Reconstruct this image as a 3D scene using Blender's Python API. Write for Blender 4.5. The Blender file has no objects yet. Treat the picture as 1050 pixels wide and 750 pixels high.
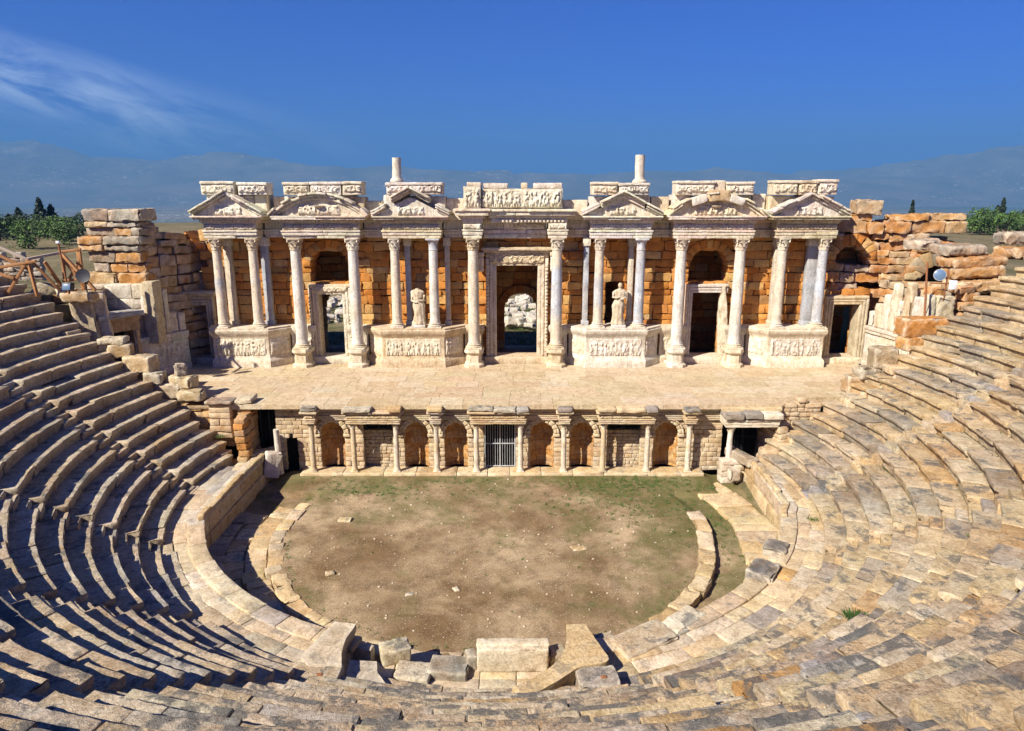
import bpy, math, random
import numpy as np
from math import sin, cos, pi, radians, sqrt, atan2, hypot

rng = random.Random(7)
scene = bpy.context.scene
COL = scene.collection

# ------------------------------------------------------------------ noise
def _hash(ix, iy, iz):
    h = (ix.astype(np.int64) * 374761393 + iy.astype(np.int64) * 668265263 + iz.astype(np.int64) * 2147483647) & 0xFFFFFFFF
    h = ((h ^ (h >> 13)) * 1274126177) & 0xFFFFFFFF
    h = (h ^ (h >> 16)) & 0xFFFFFFFF
    return h / 4294967295.0

def vnoise(P, s=1.0, off=0.0):
    P = np.asarray(P) * s + off
    i = np.floor(P); f = P - i; f = f * f * (3 - 2 * f)
    x, y, z = i[:, 0], i[:, 1], i[:, 2]
    r = 0
    for a in (0, 1):
        wa = f[:, 0] if a else 1 - f[:, 0]
        for b in (0, 1):
            wb = f[:, 1] if b else 1 - f[:, 1]
            for c in (0, 1):
                wc = f[:, 2] if c else 1 - f[:, 2]
                r = r + wa * wb * wc * _hash(x + a, y + b, z + c)
    return r * 2 - 1

def fbm(P, s=1.0, off=0.0, octv=3):
    r = 0; a = 1.0
    for k in range(octv):
        r = r + a * vnoise(P, s * 2 ** k, off + 17.3 * k); a *= .5
    return r

def vec_noise(P, s, octv=2):
    return np.stack([fbm(P, s, 3.1, octv), fbm(P, s, 71.7, octv), fbm(P, s, 133.9, octv)], 1)

# ------------------------------------------------------------------ palettes (linear base colours)
SEAT = [((.60, .51, .37), 6), ((.58, .47, .32), 5), ((.53, .48, .39), 4), ((.42, .40, .36), 2), ((.28, .27, .25), .8), ((.54, .37, .18), .4), ((.66, .59, .46), 3)]
SEATW = [((.62, .51, .33), 6), ((.60, .46, .27), 5), ((.55, .48, .36), 3), ((.38, .365, .34), 2.6), ((.20, .20, .20), 2.0), ((.56, .34, .14), .8), ((.68, .60, .45), 3)]
ORANGE = [((.56, .245, .06), 5), ((.60, .295, .085), 5), ((.46, .185, .045), 3), ((.58, .38, .15), 3), ((.38, .23, .10), 1), ((.60, .42, .20), 1)]
RUIN = [((.48, .33, .17), 5), ((.50, .27, .10), 4), ((.42, .34, .23), 4), ((.33, .30, .24), 2), ((.54, .41, .25), 4)]
MARBLE = [((.72, .66, .53), 6), ((.68, .60, .45), 4), ((.68, .64, .57), 3), ((.76, .72, .62), 3), ((.60, .50, .34), 1)]
BLUE = (.42, .46, .52)
TAN = [((.62, .50, .31), 4), ((.58, .45, .25), 4), ((.58, .49, .35), 3), ((.50, .36, .19), 2)]
GREY = [((.36, .335, .29), 4), ((.28, .265, .235), 3), ((.46, .42, .34), 3)]

def pick(pal, j=.08):
    t = rng.random() * sum(w for _, w in pal)
    for c, w in pal:
        t -= w
        if t <= 0: break
    m = 1 + rng.uniform(-j, j)
    return tuple(min(.9, max(.01, v * m * (1 + rng.uniform(-.03, .03)))) for v in c)

# ------------------------------------------------------------------ mesh builder
_cube_cache = {}
def cube_topo(nx, ny, nz):
    key = (nx, ny, nz)
    if key in _cube_cache: return _cube_cache[key]
    idx = {}; V = []; F = []
    def vid(i, j, k):
        q = (i, j, k)
        if q not in idx: idx[q] = len(V); V.append(q)
        return idx[q]
    for i in range(nx):
        for j in range(ny):
            F.append((vid(i, j, 0), vid(i, j + 1, 0), vid(i + 1, j + 1, 0), vid(i + 1, j, 0)))
            F.append((vid(i, j, nz), vid(i + 1, j, nz), vid(i + 1, j + 1, nz), vid(i, j + 1, nz)))
    for i in range(nx):
        for k in range(nz):
            F.append((vid(i, 0, k), vid(i + 1, 0, k), vid(i + 1, 0, k + 1), vid(i, 0, k + 1)))
            F.append((vid(i, ny, k), vid(i, ny, k + 1), vid(i + 1, ny, k + 1), vid(i + 1, ny, k)))
    for j in range(ny):
        for k in range(nz):
            F.append((vid(0, j, k), vid(0, j, k + 1), vid(0, j + 1, k + 1), vid(0, j + 1, k)))
            F.append((vid(nx, j, k), vid(nx, j + 1, k), vid(nx, j + 1, k + 1), vid(nx, j, k + 1)))
    _cube_cache[key] = (np.array(V), np.array(F))
    return _cube_cache[key]

def axis(L, res, r, nmax=24):
    n = min(nmax, max(1, int(round((L - 2 * r) / res))))
    return np.concatenate([[0], np.linspace(r, L - r, n + 1), [L]]) - L / 2

class MB:
    def __init__(s): s.V = []; s.F = []; s.C = []; s.n = 0
    def add(s, V, F, tint):
        V = np.asarray(V, float)
        s.V.append(V); F = np.asarray(F)
        s.F.append(F + s.n); s.n += len(V)
        t = np.asarray(tint, float)
        s.C.append(np.tile(t, (len(V), 1)) if t.ndim == 1 else t)
    def build(s, name, mat, parent=None, loc=None, smooth=True, sharp=50):
        loc = np.array(loc if loc is not None else (ROOTLOC.get(parent.name, (0, 0, 0)) if parent else (0, 0, 0)), float)
        V = np.concatenate(s.V) - loc
        me = bpy.data.meshes.new(name)
        quads = [f for f in s.F if f.ndim == 2 and f.shape[1] == 4]; tris = [f for f in s.F if f.ndim == 2 and f.shape[1] == 3]
        nq = sum(len(f) for f in quads); nt = sum(len(f) for f in tris)
        loops = np.concatenate([f.ravel() for f in quads + tris]).astype(np.int32)
        starts = np.concatenate([np.arange(nq) * 4, nq * 4 + np.arange(nt) * 3]).astype(np.int32)
        me.vertices.add(len(V)); me.vertices.foreach_set('co', V.astype(np.float32).ravel())
        me.loops.add(len(loops)); me.loops.foreach_set('vertex_index', loops)
        me.polygons.add(nq + nt); me.polygons.foreach_set('loop_start', starts)
        me.update(calc_edges=True)
        me.polygons.foreach_set('use_smooth', np.full(nq + nt, smooth))
        at = me.attributes.new('tint', 'FLOAT_COLOR', 'POINT')
        at.data.foreach_set('color', np.c_[np.concatenate(s.C), np.ones(len(V))].astype(np.float32).ravel())
        me.validate(); me.update()
        if smooth: me.set_sharp_from_angle(angle=radians(sharp))
        o = bpy.data.objects.new(name, me)
        o.data.materials.append(mat)
        COL.objects.link(o)
        if parent is not None:
            o.parent = parent; ROOTLOC[o.name] = tuple(loc)
        else:
            o.location = loc; ROOTLOC[o.name] = tuple(loc)
        return o

ROOTLOC = {}
def tag(o, label=None, cat=None, group=None, kind=None):
    if label: o['label'] = label
    if cat: o['category'] = cat
    if group: o['group'] = group
    if kind: o['kind'] = kind
    return o
def thing(name, loc, label, cat, group=None):
    o = bpy.data.objects.new(name, None); o.empty_display_size = .3
    COL.objects.link(o); o.location = loc; ROOTLOC[o.name] = tuple(loc)
    return tag(o, label, cat, group)

def rot_xyz(P, rx=0, ry=0, rz=0):
    for ax, a in ((0, rx), (1, ry), (2, rz)):
        if a:
            i, j = [(1, 2), (2, 0), (0, 1)][ax]
            c, s_ = cos(a), sin(a); p = P.copy()
            p[:, i] = P[:, i] * c - P[:, j] * s_; p[:, j] = P[:, i] * s_ + P[:, j] * c
            P = p
    return P

def block(mb, c, s, rz=0, rx=0, ry=0, res=.3, rnd=.025, rough=.012, chip=.5, tint=(.5, .5, .5), pre=None, fn=None, zs=None):
    """a worn stone block: rounded, dented and chipped box of size s centred on c"""
    sx, sy, sz = s
    rnd = min(rnd, sx * .3, sy * .3, sz * .3)
    ax = axis(sx, res, rnd); ay = axis(sy, res, rnd)
    az = axis(sz, res, rnd) if zs is None else np.array(zs, float)
    I, F = cube_topo(len(ax) - 1, len(ay) - 1, len(az) - 1)
    P = np.stack([ax[I[:, 0]], ay[I[:, 1]], az[I[:, 2]]], 1)
    half = np.array([sx, sy, sz]) / 2
    q = np.clip(P, -(half - rnd), half - rnd); d = P - q
    ln = np.linalg.norm(d, axis=1); nz = ln > 1e-9
    edge = (np.abs(d) > 1e-6).sum(1) >= 2
    P[nz] = q[nz] + d[nz] / ln[nz, None] * rnd
    seed = np.array([rng.uniform(0, 500), rng.uniform(0, 500), rng.uniform(0, 500)])
    if rough:
        P = P + vec_noise(P + seed, 1 / max(.12, res * 1.2), 2) * rough
    if chip:
        m = np.clip((vnoise(P + seed * 1.7, 2.2) - .25) * 2, 0, 1) * edge * chip
        amt = min(.07, .16 * min(s))
        P = P - np.sign(P) * (m * amt)[:, None] * (np.abs(P) > half * .6)
    if pre is not None: P = pre(P)
    P = rot_xyz(P, rx, ry, rz) + np.array(c)
    if fn is not None: P = fn(P)
    mb.add(P, F, tint)

def box(mb, x0, x1, y0, y1, z0, z1, tint, rnd=.012, res=.5, rough=.004, chip=.25, fn=None):
    block(mb, ((x0 + x1) / 2, (y0 + y1) / 2, (z0 + z1) / 2), (x1 - x0, y1 - y0, z1 - z0), rnd=rnd, res=res, rough=rough, chip=chip, tint=tint, fn=fn)

def lathe(mb, prof, c, segs=24, tint=(.5, .5, .5), jit=0., lean=(0, 0), tfun=None, cap=True):
    prof = np.array(prof, float); n = len(prof)
    a = np.arange(segs) * 2 * pi / segs
    V = np.zeros((n, segs, 3))
    V[:, :, 0] = prof[:, :1] * np.cos(a); V[:, :, 1] = prof[:, :1] * np.sin(a); V[:, :, 2] = prof[:, 1:]
    V[:, :, 0] += (prof[:, 1:] - prof[0, 1]) * lean[0]; V[:, :, 1] += (prof[:, 1:] - prof[0, 1]) * lean[1]
    P = V.reshape(-1, 3) + np.array(c)
    if jit: P = P + vec_noise(P, 3., 2) * jit
    i = np.arange(n - 1)[:, None] * segs; j = np.arange(segs)[None]; j2 = (j + 1) % segs
    F = np.stack([i + j, i + j2, i + segs + j2, i + segs + j], -1).reshape(-1, 4)
    t = tfun(P) if tfun else tint
    m0 = mb.n
    mb.add(P, F, t)
    if cap:
        for row, flip in ((0, True), (n - 1, False)):
            ring = P[row * segs:(row + 1) * segs]; cc = ring.mean(0)
            W = np.vstack([ring, cc]); k = np.arange(segs)
            T = np.stack([k, (k + 1) % segs, np.full(segs, segs)], 1)
            if flip: T = T[:, ::-1]
            tt = t if np.asarray(t).ndim == 1 else np.asarray(t)[row * segs]
            mb.add(W, T, tt)

def tube(mb, pts, r, segs=8, tint=(.1, .1, .1), cap=True):
    pts = [np.array(p, float) for p in pts]; n = len(pts)
    V = []
    for i, p in enumerate(pts):
        t = pts[min(n - 1, i + 1)] - pts[max(0, i - 1)]; t = t / np.linalg.norm(t)
        u = np.cross(t, (0, 0, 1) if abs(t[2]) < .9 else (1, 0, 0)); u /= np.linalg.norm(u); v = np.cross(t, u)
        rr = r[i] if hasattr(r, '__len__') else r
        for k in range(segs):
            a = 2 * pi * k / segs; V.append(p + rr * (cos(a) * u + sin(a) * v))
    F = [(i * segs + k, i * segs + (k + 1) % segs, (i + 1) * segs + (k + 1) % segs, (i + 1) * segs + k) for i in range(n - 1) for k in range(segs)]
    mb.add(V, F, tint)
    if cap:
        for row in (0, n - 1):
            W = V[row * segs:(row + 1) * segs] + [pts[row]]
            T = [(k, (k + 1) % segs, segs) if row else ((k + 1) % segs, k, segs) for k in range(segs)]
            mb.add(W, T, tint)

def beam(mb, p, q, w, h, tint, rough=.004):
    p = np.array(p, float); q = np.array(q, float); d = q - p; L = np.linalg.norm(d)
    yaw = atan2(d[1], d[0]); pit = atan2(d[2], hypot(d[0], d[1]))
    block(mb, (p + q) / 2, (L, w, h), ry=-pit, rz=yaw, res=.4, rnd=.008, rough=rough, chip=.1, tint=tint)

def prism(mb, poly, prof, tint, rough=.006, sub=1):
    """convex plan polygon (counter-clockwise) lofted through (z, offset) steps"""
    poly = np.array(poly, float)
    pts = []
    for i in range(len(poly)):
        a, b = poly[i], poly[(i + 1) % len(poly)]
        m = max(1, int(np.linalg.norm(b - a) / .35) if sub else 1)
        for k in range(m): pts.append((a + (b - a) * k / m, i, k == 0))
    n = len(pts); rings = []
    N = []
    for i in range(len(poly)):
        d = poly[(i + 1) % len(poly)] - poly[i]; d /= np.linalg.norm(d); N.append(np.array([d[1], -d[0]]))
    for z, off in prof:
        R = []
        for p, i, corner in pts:
            if corner:
                n1, n2 = N[i - 1], N[i]; b = n1 + n2; o = b / (b @ b) * 2 * off if b @ b > 1e-6 else n2 * off
            else: o = N[i] * off
            R.append((*(p + o), z))
        rings.append(R)
    P = np.array(rings).reshape(-1, 3); P = P + vec_noise(P, 3., 2) * rough
    F = [(r * n + k, r * n + (k + 1) % n, (r + 1) * n + (k + 1) % n, (r + 1) * n + k) for r in range(len(prof) - 1) for k in range(n)]
    mb.add(P, F, tint)
    top = P[-n:]; W = np.vstack([top, top.mean(0)])
    mb.add(W, [(k, (k + 1) % n, n) for k in range(n)], tint)

def relief(mb, x0, x1, z0, z1, y, tint, depth=.1, res=.045, kind='figures', fn=None, seed=0):
    """carved panel facing -y: figures or scrolls standing out of the slab"""
    r = random.Random(seed * 31 + int(x0 * 100))
    nx = max(4, int((x1 - x0) / res)); nz = max(4, int((z1 - z0) / res))
    X, Z = np.meshgrid(np.linspace(x0, x1, nx + 1), np.linspace(z0, z1, nz + 1))
    H = np.zeros_like(X); h = z1 - z0
    def g(cx, cz, sx, sz, a=1.): return a * np.exp(-(((X - cx) / sx) ** 2 + ((Z - cz) / sz) ** 2) ** 2)
    if kind == 'figures':
        x = x0 + .12
        while x < x1 - .08:
            t = r.uniform(.6, 1.); b = r.uniform(-.08, .08); q = r.uniform(.72, 1.02); w_ = r.uniform(.06, .11)
            H = np.maximum(H, g(x + b * .5, z0 + h * .45 * q, w_, h * .24 * q, t))
            H = np.maximum(H, g(x + b, z0 + h * .80 * q, .05, .065 * h / .9 + .015, t))
            H = np.maximum(H, g(x - .05, z0 + h * .16, .035, h * .16, .8 * t)); H = np.maximum(H, g(x + .06 + b, z0 + h * .16, .035, h * .16, .8 * t))
            H = np.maximum(H, g(x + r.choice((-.12, .12)), z0 + h * r.uniform(.35, .75), .05, h * .09, .7))
            if r.random() < .3: H = np.maximum(H, g(x + .13, z0 + h * .3, .12, h * .15, .6))
            x += r.uniform(.15, .36)
        H = H * (.8 + .3 * vnoise(np.stack([X.ravel(), Z.ravel(), 0 * X.ravel() + seed], 1), 3.)).reshape(X.shape)
    else:
        x = x0 + .1
        while x < x1:
            R = h * r.uniform(.2, .34); zc = z0 + h * r.uniform(.42, .58); D = np.hypot(X - x, (Z - zc) * r.uniform(.8, 1.2)); A = np.arctan2(Z - zc, X - x); pet = r.choice((3, 4, 5))
            H = np.maximum(H, np.exp(-((D - R * (1 + .25 * np.cos(A * pet + r.uniform(0, 6)))) / (.11 * h + .012)) ** 2) * r.uniform(.6, 1)); H = np.maximum(H, np.exp(-(D / (.12 * h)) ** 2) * r.uniform(.3, 1))
            x += h * r.uniform(.5, .85)
    P = np.stack([X.ravel(), np.full(X.size, y), Z.ravel()], 1)
    nse = vnoise(P, 9.) * .18 + vnoise(P, 20.) * .1
    e = np.minimum(np.minimum(X - x0, x1 - X), np.minimum(Z - z0, z1 - Z)).ravel()
    m = np.clip(e / .05, 0, 1)
    P[:, 1] -= (H.ravel() + nse) * depth * m
    P[e < 1e-6, 1] += .06
    if fn is not None: P = fn(P)
    w = nx + 1
    F = [(j * w + i, j * w + i + 1, (j + 1) * w + i + 1, (j + 1) * w + i) for j in range(nz) for i in range(nx)]
    mb.add(P, F, tint)

class Curve:
    def __init__(s, pts):
        s.p = np.array(pts, float); d = np.diff(s.p, axis=0); l = np.linalg.norm(d, axis=1)
        s.s = np.concatenate([[0], np.cumsum(l)]); s.L = s.s[-1]
        t = np.gradient(s.p, s.s, axis=0); t /= np.linalg.norm(t, axis=1)[:, None]; s.n = np.stack([t[:, 1], -t[:, 0]], 1)
    def at(s, u):
        return np.stack([np.interp(u, s.s, s.p[:, 0]), np.interp(u, s.s, s.p[:, 1])], 1), np.stack([np.interp(u, s.s, s.n[:, 0]), np.interp(u, s.s, s.n[:, 1])], 1)
    def map(s, P):              # (along, out, z) -> world; out is to the right of travel
        p, n = s.at(P[:, 0]); e = np.clip(P[:, 0] - s.L, 0, None) + np.clip(P[:, 0], None, 0)
        t = np.stack([-n[:, 1], n[:, 0]], 1)
        return np.c_[p + n * P[:, 1:2] + t * e[:, None], P[:, 2]]

def split(a, b, lo, hi, r=None):
    r = r or rng
    out = []; x = a
    while x < b - 1e-6:
        l = r.uniform(lo, hi)
        if b - x - l < lo * .6: l = b - x
        out.append((x, min(b, x + l))); x += l
    return out

# ------------------------------------------------------------------ materials
def new_mat(name):
    m = bpy.data.materials.new(name); m.use_nodes = True
    nt = m.node_tree; nt.nodes.clear()
    out = nt.nodes.new('ShaderNodeOutputMaterial'); b = nt.nodes.new('ShaderNodeBsdfPrincipled')
    nt.links.new(b.outputs[0], out.inputs[0])
    return m, nt, b
class NB:
    def __init__(s, nt): s.nt = nt
    def n(s, t, **k):
        o = s.nt.nodes.new(t)
        for a, v in k.items(): setattr(o, a, v)
        return o
    def link(s, a, b): s.nt.links.new(a, b)
    def pos(s): return s.n('ShaderNodeNewGeometry').outputs['Position']
    def noise(s, vec, scale, detail=4, rough=.6, dist=0.):
        o = s.n('ShaderNodeTexNoise'); o.inputs['Scale'].default_value = scale; o.inputs['Detail'].default_value = detail
        o.inputs['Roughness'].default_value = rough; o.inputs['Distortion'].default_value = dist
        if vec is not None: s.link(vec, o.inputs['Vector'])
        return o.outputs['Fac']
    def ramp(s, fac, a, b, va=0., vb=1.):
        o = s.n('ShaderNodeMapRange'); o.inputs[1].default_value = a; o.inputs[2].default_value = b; o.inputs[3].default_value = va; o.inputs[4].default_value = vb
        s.link(fac, o.inputs[0]); return o.outputs[0]
    def math(s, op, a, b=None):
        o = s.n('ShaderNodeMath', operation=op)
        for i, v in enumerate((a, b)):
            if v is None: continue
            if isinstance(v, (int, float)): o.inputs[i].default_value = v
            else: s.link(v, o.inputs[i])
        return o.outputs[0]
    def mix(s, fac, a, b, mode='MIX'):
        o = s.n('ShaderNodeMix', data_type='RGBA', blend_type=mode)
        for i, v in ((0, fac), (6, a), (7, b)):
            if isinstance(v, (int, float)): o.inputs[i].default_value = v
            elif isinstance(v, tuple): o.inputs[i].default_value = (*v, 1)
            else: s.link(v, o.inputs[i])
        return o.outputs[2]
    def scale(s, vec, x, y, z):
        o = s.n('ShaderNodeVectorMath', operation='MULTIPLY'); s.link(vec, o.inputs[0]); o.inputs[1].default_value = (x, y, z); return o.outputs[0]
    def bump(s, h, strength, dist, bsdf):
        o = s.n('ShaderNodeBump'); o.inputs['Strength'].default_value = strength; o.inputs['Distance'].default_value = dist
        s.link(h, o.inputs['Height']); s.link(o.outputs[0], bsdf.inputs['Normal'])

def stone(name, lichen=.5, stain=.4, stain_col=(.45, .22, .07), pale=.3, bump=.6, fine=14., crust=(.055, .053, .05), vein=0., carve=0., edge=0., streak=0., cover=0., rugged=.45):
    m, nt, b = new_mat(name); k = NB(nt); p = k.pos()
    at = k.n('ShaderNodeAttribute', attribute_name='tint').outputs['Color']
    big = k.noise(p, .55, 4, .6); mid = k.noise(p, 2.3, 5, .65, .4); fin = k.noise(p, fine, 7, .72); fin2 = k.noise(p, fine * 4.2, 3, .6)
    c = k.mix(k.ramp(big, .38, .68, 0, stain), at, stain_col)
    c = k.mix(k.ramp(k.noise(p, 1.1, 6, .7, .6), .5, .72, 0, pale), c, (.66, .60, .49))
    if vein:
        w = k.n('ShaderNodeTexWave'); w.inputs['Scale'].default_value = 1.3; w.inputs['Distortion'].default_value = 9; w.inputs['Detail'].default_value = 5; k.link(p, w.inputs['Vector'])
        c = k.mix(k.math('MULTIPLY', k.ramp(w.outputs['Fac'], .55, .9), vein), c, (.33, .35, .38))
    # pitted weathering, darker pores
    c = k.mix(k.ramp(fin, .32, .56, .75, 0), c, k.mix(1., c, (.46, .40, .33), 'MULTIPLY'))
    c = k.mix(k.ramp(mid, .34, .58, rugged, 0), c, k.mix(1., c, (.58, .51, .42), 'MULTIPLY'))
    if rugged > .5:
        cr = k.n('ShaderNodeTexVoronoi', feature='DISTANCE_TO_EDGE'); cr.inputs['Scale'].default_value = 1.7; k.link(k.n('ShaderNodeVectorMath', operation='ADD').outputs[0], cr.inputs['Vector'])
        va = cr.inputs['Vector'].links[0].from_node; k.link(p, va.inputs[0]); nv = k.n('ShaderNodeTexNoise'); nv.inputs['Scale'].default_value = 3.; nv.inputs['Detail'].default_value = 5; k.link(p, nv.inputs['Vector']); k.link(nv.outputs['Color'], va.inputs[1])
        crack = k.math('MULTIPLY', k.ramp(cr.outputs['Distance'], .0, .022, 1, 0), k.ramp(big, .42, .55))
        c = k.mix(k.math('MULTIPLY', crack, .65), c, (.10, .075, .05))
    if streak:
        st = k.noise(k.scale(p, 5, 5, .8), 1.6, 5, .65, .3)
        c = k.mix(k.math('MULTIPLY', k.ramp(st, .48, .72), streak), c, k.mix(1., c, (.55, .42, .28), 'MULTIPLY'))
    # lichen crust grows on surfaces open to the sky
    if lichen:
        up = k.n('ShaderNodeSeparateXYZ'); k.link(k.n('ShaderNodeNewGeometry').outputs['Normal'], up.inputs[0])
        u = k.ramp(up.outputs['Z'], -.1, .8, .35, 1.)
        l = k.math('MULTIPLY', k.ramp(k.noise(p, 1.15, 10, .74, .25), .55 - cover, .62 - cover), u)
        c = k.mix(k.math('MULTIPLY', l, lichen), c, k.mix(k.ramp(fin2, .4, .6), crust, (.16, .155, .145)))
    if edge:
        pt = k.n('ShaderNodeNewGeometry').outputs['Pointiness']
        e = k.math('MULTIPLY', k.ramp(pt, .515, .57), k.ramp(mid, .35, .6, .35, 1.))
        c = k.mix(k.math('MULTIPLY', e, edge), c, (.66, .58, .44))
    k.link(c, b.inputs['Base Color'])
    b.inputs['Roughness'].default_value = .92; b.inputs['Specular IOR Level'].default_value = .15
    h = k.math('ADD', k.math('MULTIPLY', fin, 1.), k.math('MULTIPLY', mid, 1.3)); h = k.math('ADD', h, k.math('MULTIPLY', fin2, .45))
    if carve:
        v = k.n('ShaderNodeTexVoronoi', feature='SMOOTH_F1'); v.inputs['Scale'].default_value = 7.; k.link(p, v.inputs['Vector'])
        h = k.math('ADD', h, k.math('MULTIPLY', v.outputs['Distance'], carve))
    k.bump(h, bump, .035, b)
    return m

M = {}
M['seat'] = stone('seat_limestone', lichen=.80, stain=.34, stain_col=(.52, .28, .09), pale=.4, bump=1.2, edge=.7, cover=.03, rugged=.75)
M['seat_dark'] = stone('seat_lichen_limestone', lichen=.86, stain=.42, stain_col=(.52, .27, .08), pale=.4, bump=1.3, edge=.8, cover=.055, rugged=.85)
M['pave'] = stone('paving_limestone', lichen=.5, stain=.34, stain_col=(.52, .32, .13), pale=.35, bump=.8, edge=.5, rugged=.6)
M['orange'] = stone('orange_travertine', lichen=.35, stain=.5, stain_col=(.60, .24, .035), pale=.06, bump=1., crust=(.10, .055, .03), streak=.35)
M['ruin'] = stone('ruin_travertine', lichen=.8, stain=.5, stain_col=(.52, .23, .06), pale=.25, bump=1.1, edge=.45, streak=.4, cover=.0, rugged=.7)
M['marble'] = stone('facade_marble', lichen=.22, stain=.22, stain_col=(.56, .38, .19), pale=.3, bump=.55, crust=(.17, .125, .085), streak=.7, edge=.3, rugged=.62, cover=.02)
M['carved'] = stone('carved_marble', lichen=.30, stain=.28, stain_col=(.56, .38, .19), pale=.25, bump=.6, crust=(.16, .12, .08), carve=1.6, streak=.7, edge=.3, rugged=.6)
M['shaft'] = stone('column_marble', lichen=.08, stain=.30, stain_col=(.60, .45, .26), pale=.3, bump=.25, crust=(.2, .19, .18), vein=.35)
M['weather'] = stone('weathered_cornice', lichen=.95, stain=.2, pale=.2, bump=.7)
M['floor'] = stone('stage_paving', lichen=.05, stain=.22, stain_col=(.60, .43, .22), pale=.25, bump=.2, fine=9.)

def plain(name, col, rough=.7, metal=0., var=.25, sc=8.):
    m, nt, b = new_mat(name); k = NB(nt)
    f = k.noise(k.pos(), sc, 5, .6)
    c = k.mix(k.ramp(f, .3, .7), tuple(v * (1 - var) for v in col), tuple(min(1, v * (1 + var)) for v in col))
    k.link(c, b.inputs['Base Color']); b.inputs['Roughness'].default_value = rough; b.inputs['Metallic'].default_value = metal
    k.bump(f, .2, .01, b)
    return m
M['iron'] = plain('dark_iron', (.03, .03, .032), .55, .6)
M['steel'] = plain('painted_grey_steel', (.42, .43, .44), .5, .2)
M['void'] = plain('painted_shade', (.012, .010, .009), .95)  # near-black colour stands in for the darkness of unlit interiors
M['lampblack'] = plain('black_lamp_metal', (.025, .025, .03), .5, .2)
M['whitebox'] = plain('white_painted_metal', (.72, .73, .74), .4)
M['rust'] = plain('rusty_pole', (.22, .085, .03), .8)

def wood_mat():
    m, nt, b = new_mat('weathered_timber'); k = NB(nt); p = k.pos()
    f = k.noise(k.scale(p, 3, 3, 14), 3., 6, .65)
    at = k.n('ShaderNodeAttribute', attribute_name='tint').outputs['Color']
    c = k.mix(k.ramp(f, .35, .7, .7, 0), at, k.mix(1., at, (.4, .33, .27), 'MULTIPLY'))
    k.link(c, b.inputs['Base Color']); b.inputs['Roughness'].default_value = .75; k.bump(f, .4, .01, b)
    return m
M['wood'] = wood_mat()
def glass_lamp():
    m, nt, b = new_mat('lamp_glass'); b.inputs['Base Color'].default_value = (.10, .16, .25, 1); b.inputs['Roughness'].default_value = .3; b.inputs['Specular IOR Level'].default_value = .5
    return m
M['lampglass'] = glass_lamp()

def leaf_mat():
    m, nt, b = new_mat('leaf_green'); k = NB(nt)
    at = k.n('ShaderNodeAttribute', attribute_name='tint').outputs['Color']
    k.link(at, b.inputs['Base Color']); b.inputs['Roughness'].default_value = .7
    b.inputs['Subsurface Weight'].default_value = 0
    return m
M['leaf'] = leaf_mat()

def dirt_mat():
    m, nt, b = new_mat('orchestra_dirt'); k = NB(nt); p = k.pos()
    a = k.noise(p, .28, 5, .62, .5); c2 = k.noise(p, 1.4, 6, .7); f = k.noise(p, 22., 5, .8); g = k.noise(p, .42, 4, .6, .3)
    c = k.mix(k.ramp(a, .36, .62), (.23, .145, .07), (.54, .41, .255))
    c = k.mix(k.ramp(c2, .44, .66, 0, .6), c, (.14, .08, .04))
    c = k.mix(k.ramp(f, .38, .62, .8, 0), c, k.mix(1., c, (.36, .31, .25), 'MULTIPLY'))
    c = k.mix(k.ramp(k.noise(p, 38., 3, .7), .58, .68, 0, .6), c, (.56, .48, .36))
    sp = k.n('ShaderNodeSeparateXYZ'); k.link(p, sp.inputs[0])
    gz = k.math('ADD', k.ramp(sp.outputs['Y'], -1., 5.5, -.05, .17), k.ramp(sp.outputs['X'], 2., 9.5, -.02, .14))
    gm = k.math('MULTIPLY', k.ramp(k.math('ADD', k.math('ADD', g, k.math('MULTIPLY', k.noise(p, 3.2, 6, .75), .35)), gz), .64, .86), k.ramp(f, .35, .60, .4, 1.))
    c = k.mix(k.math('MULTIPLY', gm, .85), c, (.085, .095, .026))
    v = k.n('ShaderNodeTexVoronoi'); v.inputs['Scale'].default_value = 7.; v.inputs['Randomness'].default_value = 1.; k.link(p, v.inputs['Vector'])
    pe = k.math('MULTIPLY', k.ramp(v.outputs['Distance'], .10, .17, 1, 0), k.ramp(c2, .45, .55))
    c = k.mix(k.math('MULTIPLY', pe, .8), c, (.55, .48, .37))
    k.link(c, b.inputs['Base Color']); b.inputs['Roughness'].default_value = .97; b.inputs['Specular IOR Level'].default_value = .1
    h = k.math('ADD', k.math('MULTIPLY', c2, 1.), k.math('MULTIPLY', f, .9))
    k.bump(h, .8, .05, b)
    return m
M['dirt'] = dirt_mat()

def terrain_mat():
    m, nt, b = new_mat('hill_ground'); k = NB(nt); p = k.pos()
    a = k.noise(p, .07, 6, .65); c2 = k.noise(p, .9, 6, .7); f = k.noise(p, 9., 5, .7)
    c = k.mix(k.ramp(a, .4, .62), (.15, .125, .065), (.25, .20, .12))
    c = k.mix(k.ramp(c2, .45, .66, 0, .8), c, (.055, .07, .022))
    c = k.mix(k.ramp(f, .4, .62, .6, 0), c, k.mix(1., c, (.45, .42, .38), 'MULTIPLY'))
    k.link(c, b.inputs['Base Color']); b.inputs['Roughness'].default_value = .97; b.inputs['Specular IOR Level'].default_value = .1
    k.bump(k.math('ADD', c2, f), .7, .08, b)
    return m
M['terrain'] = terrain_mat()

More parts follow.
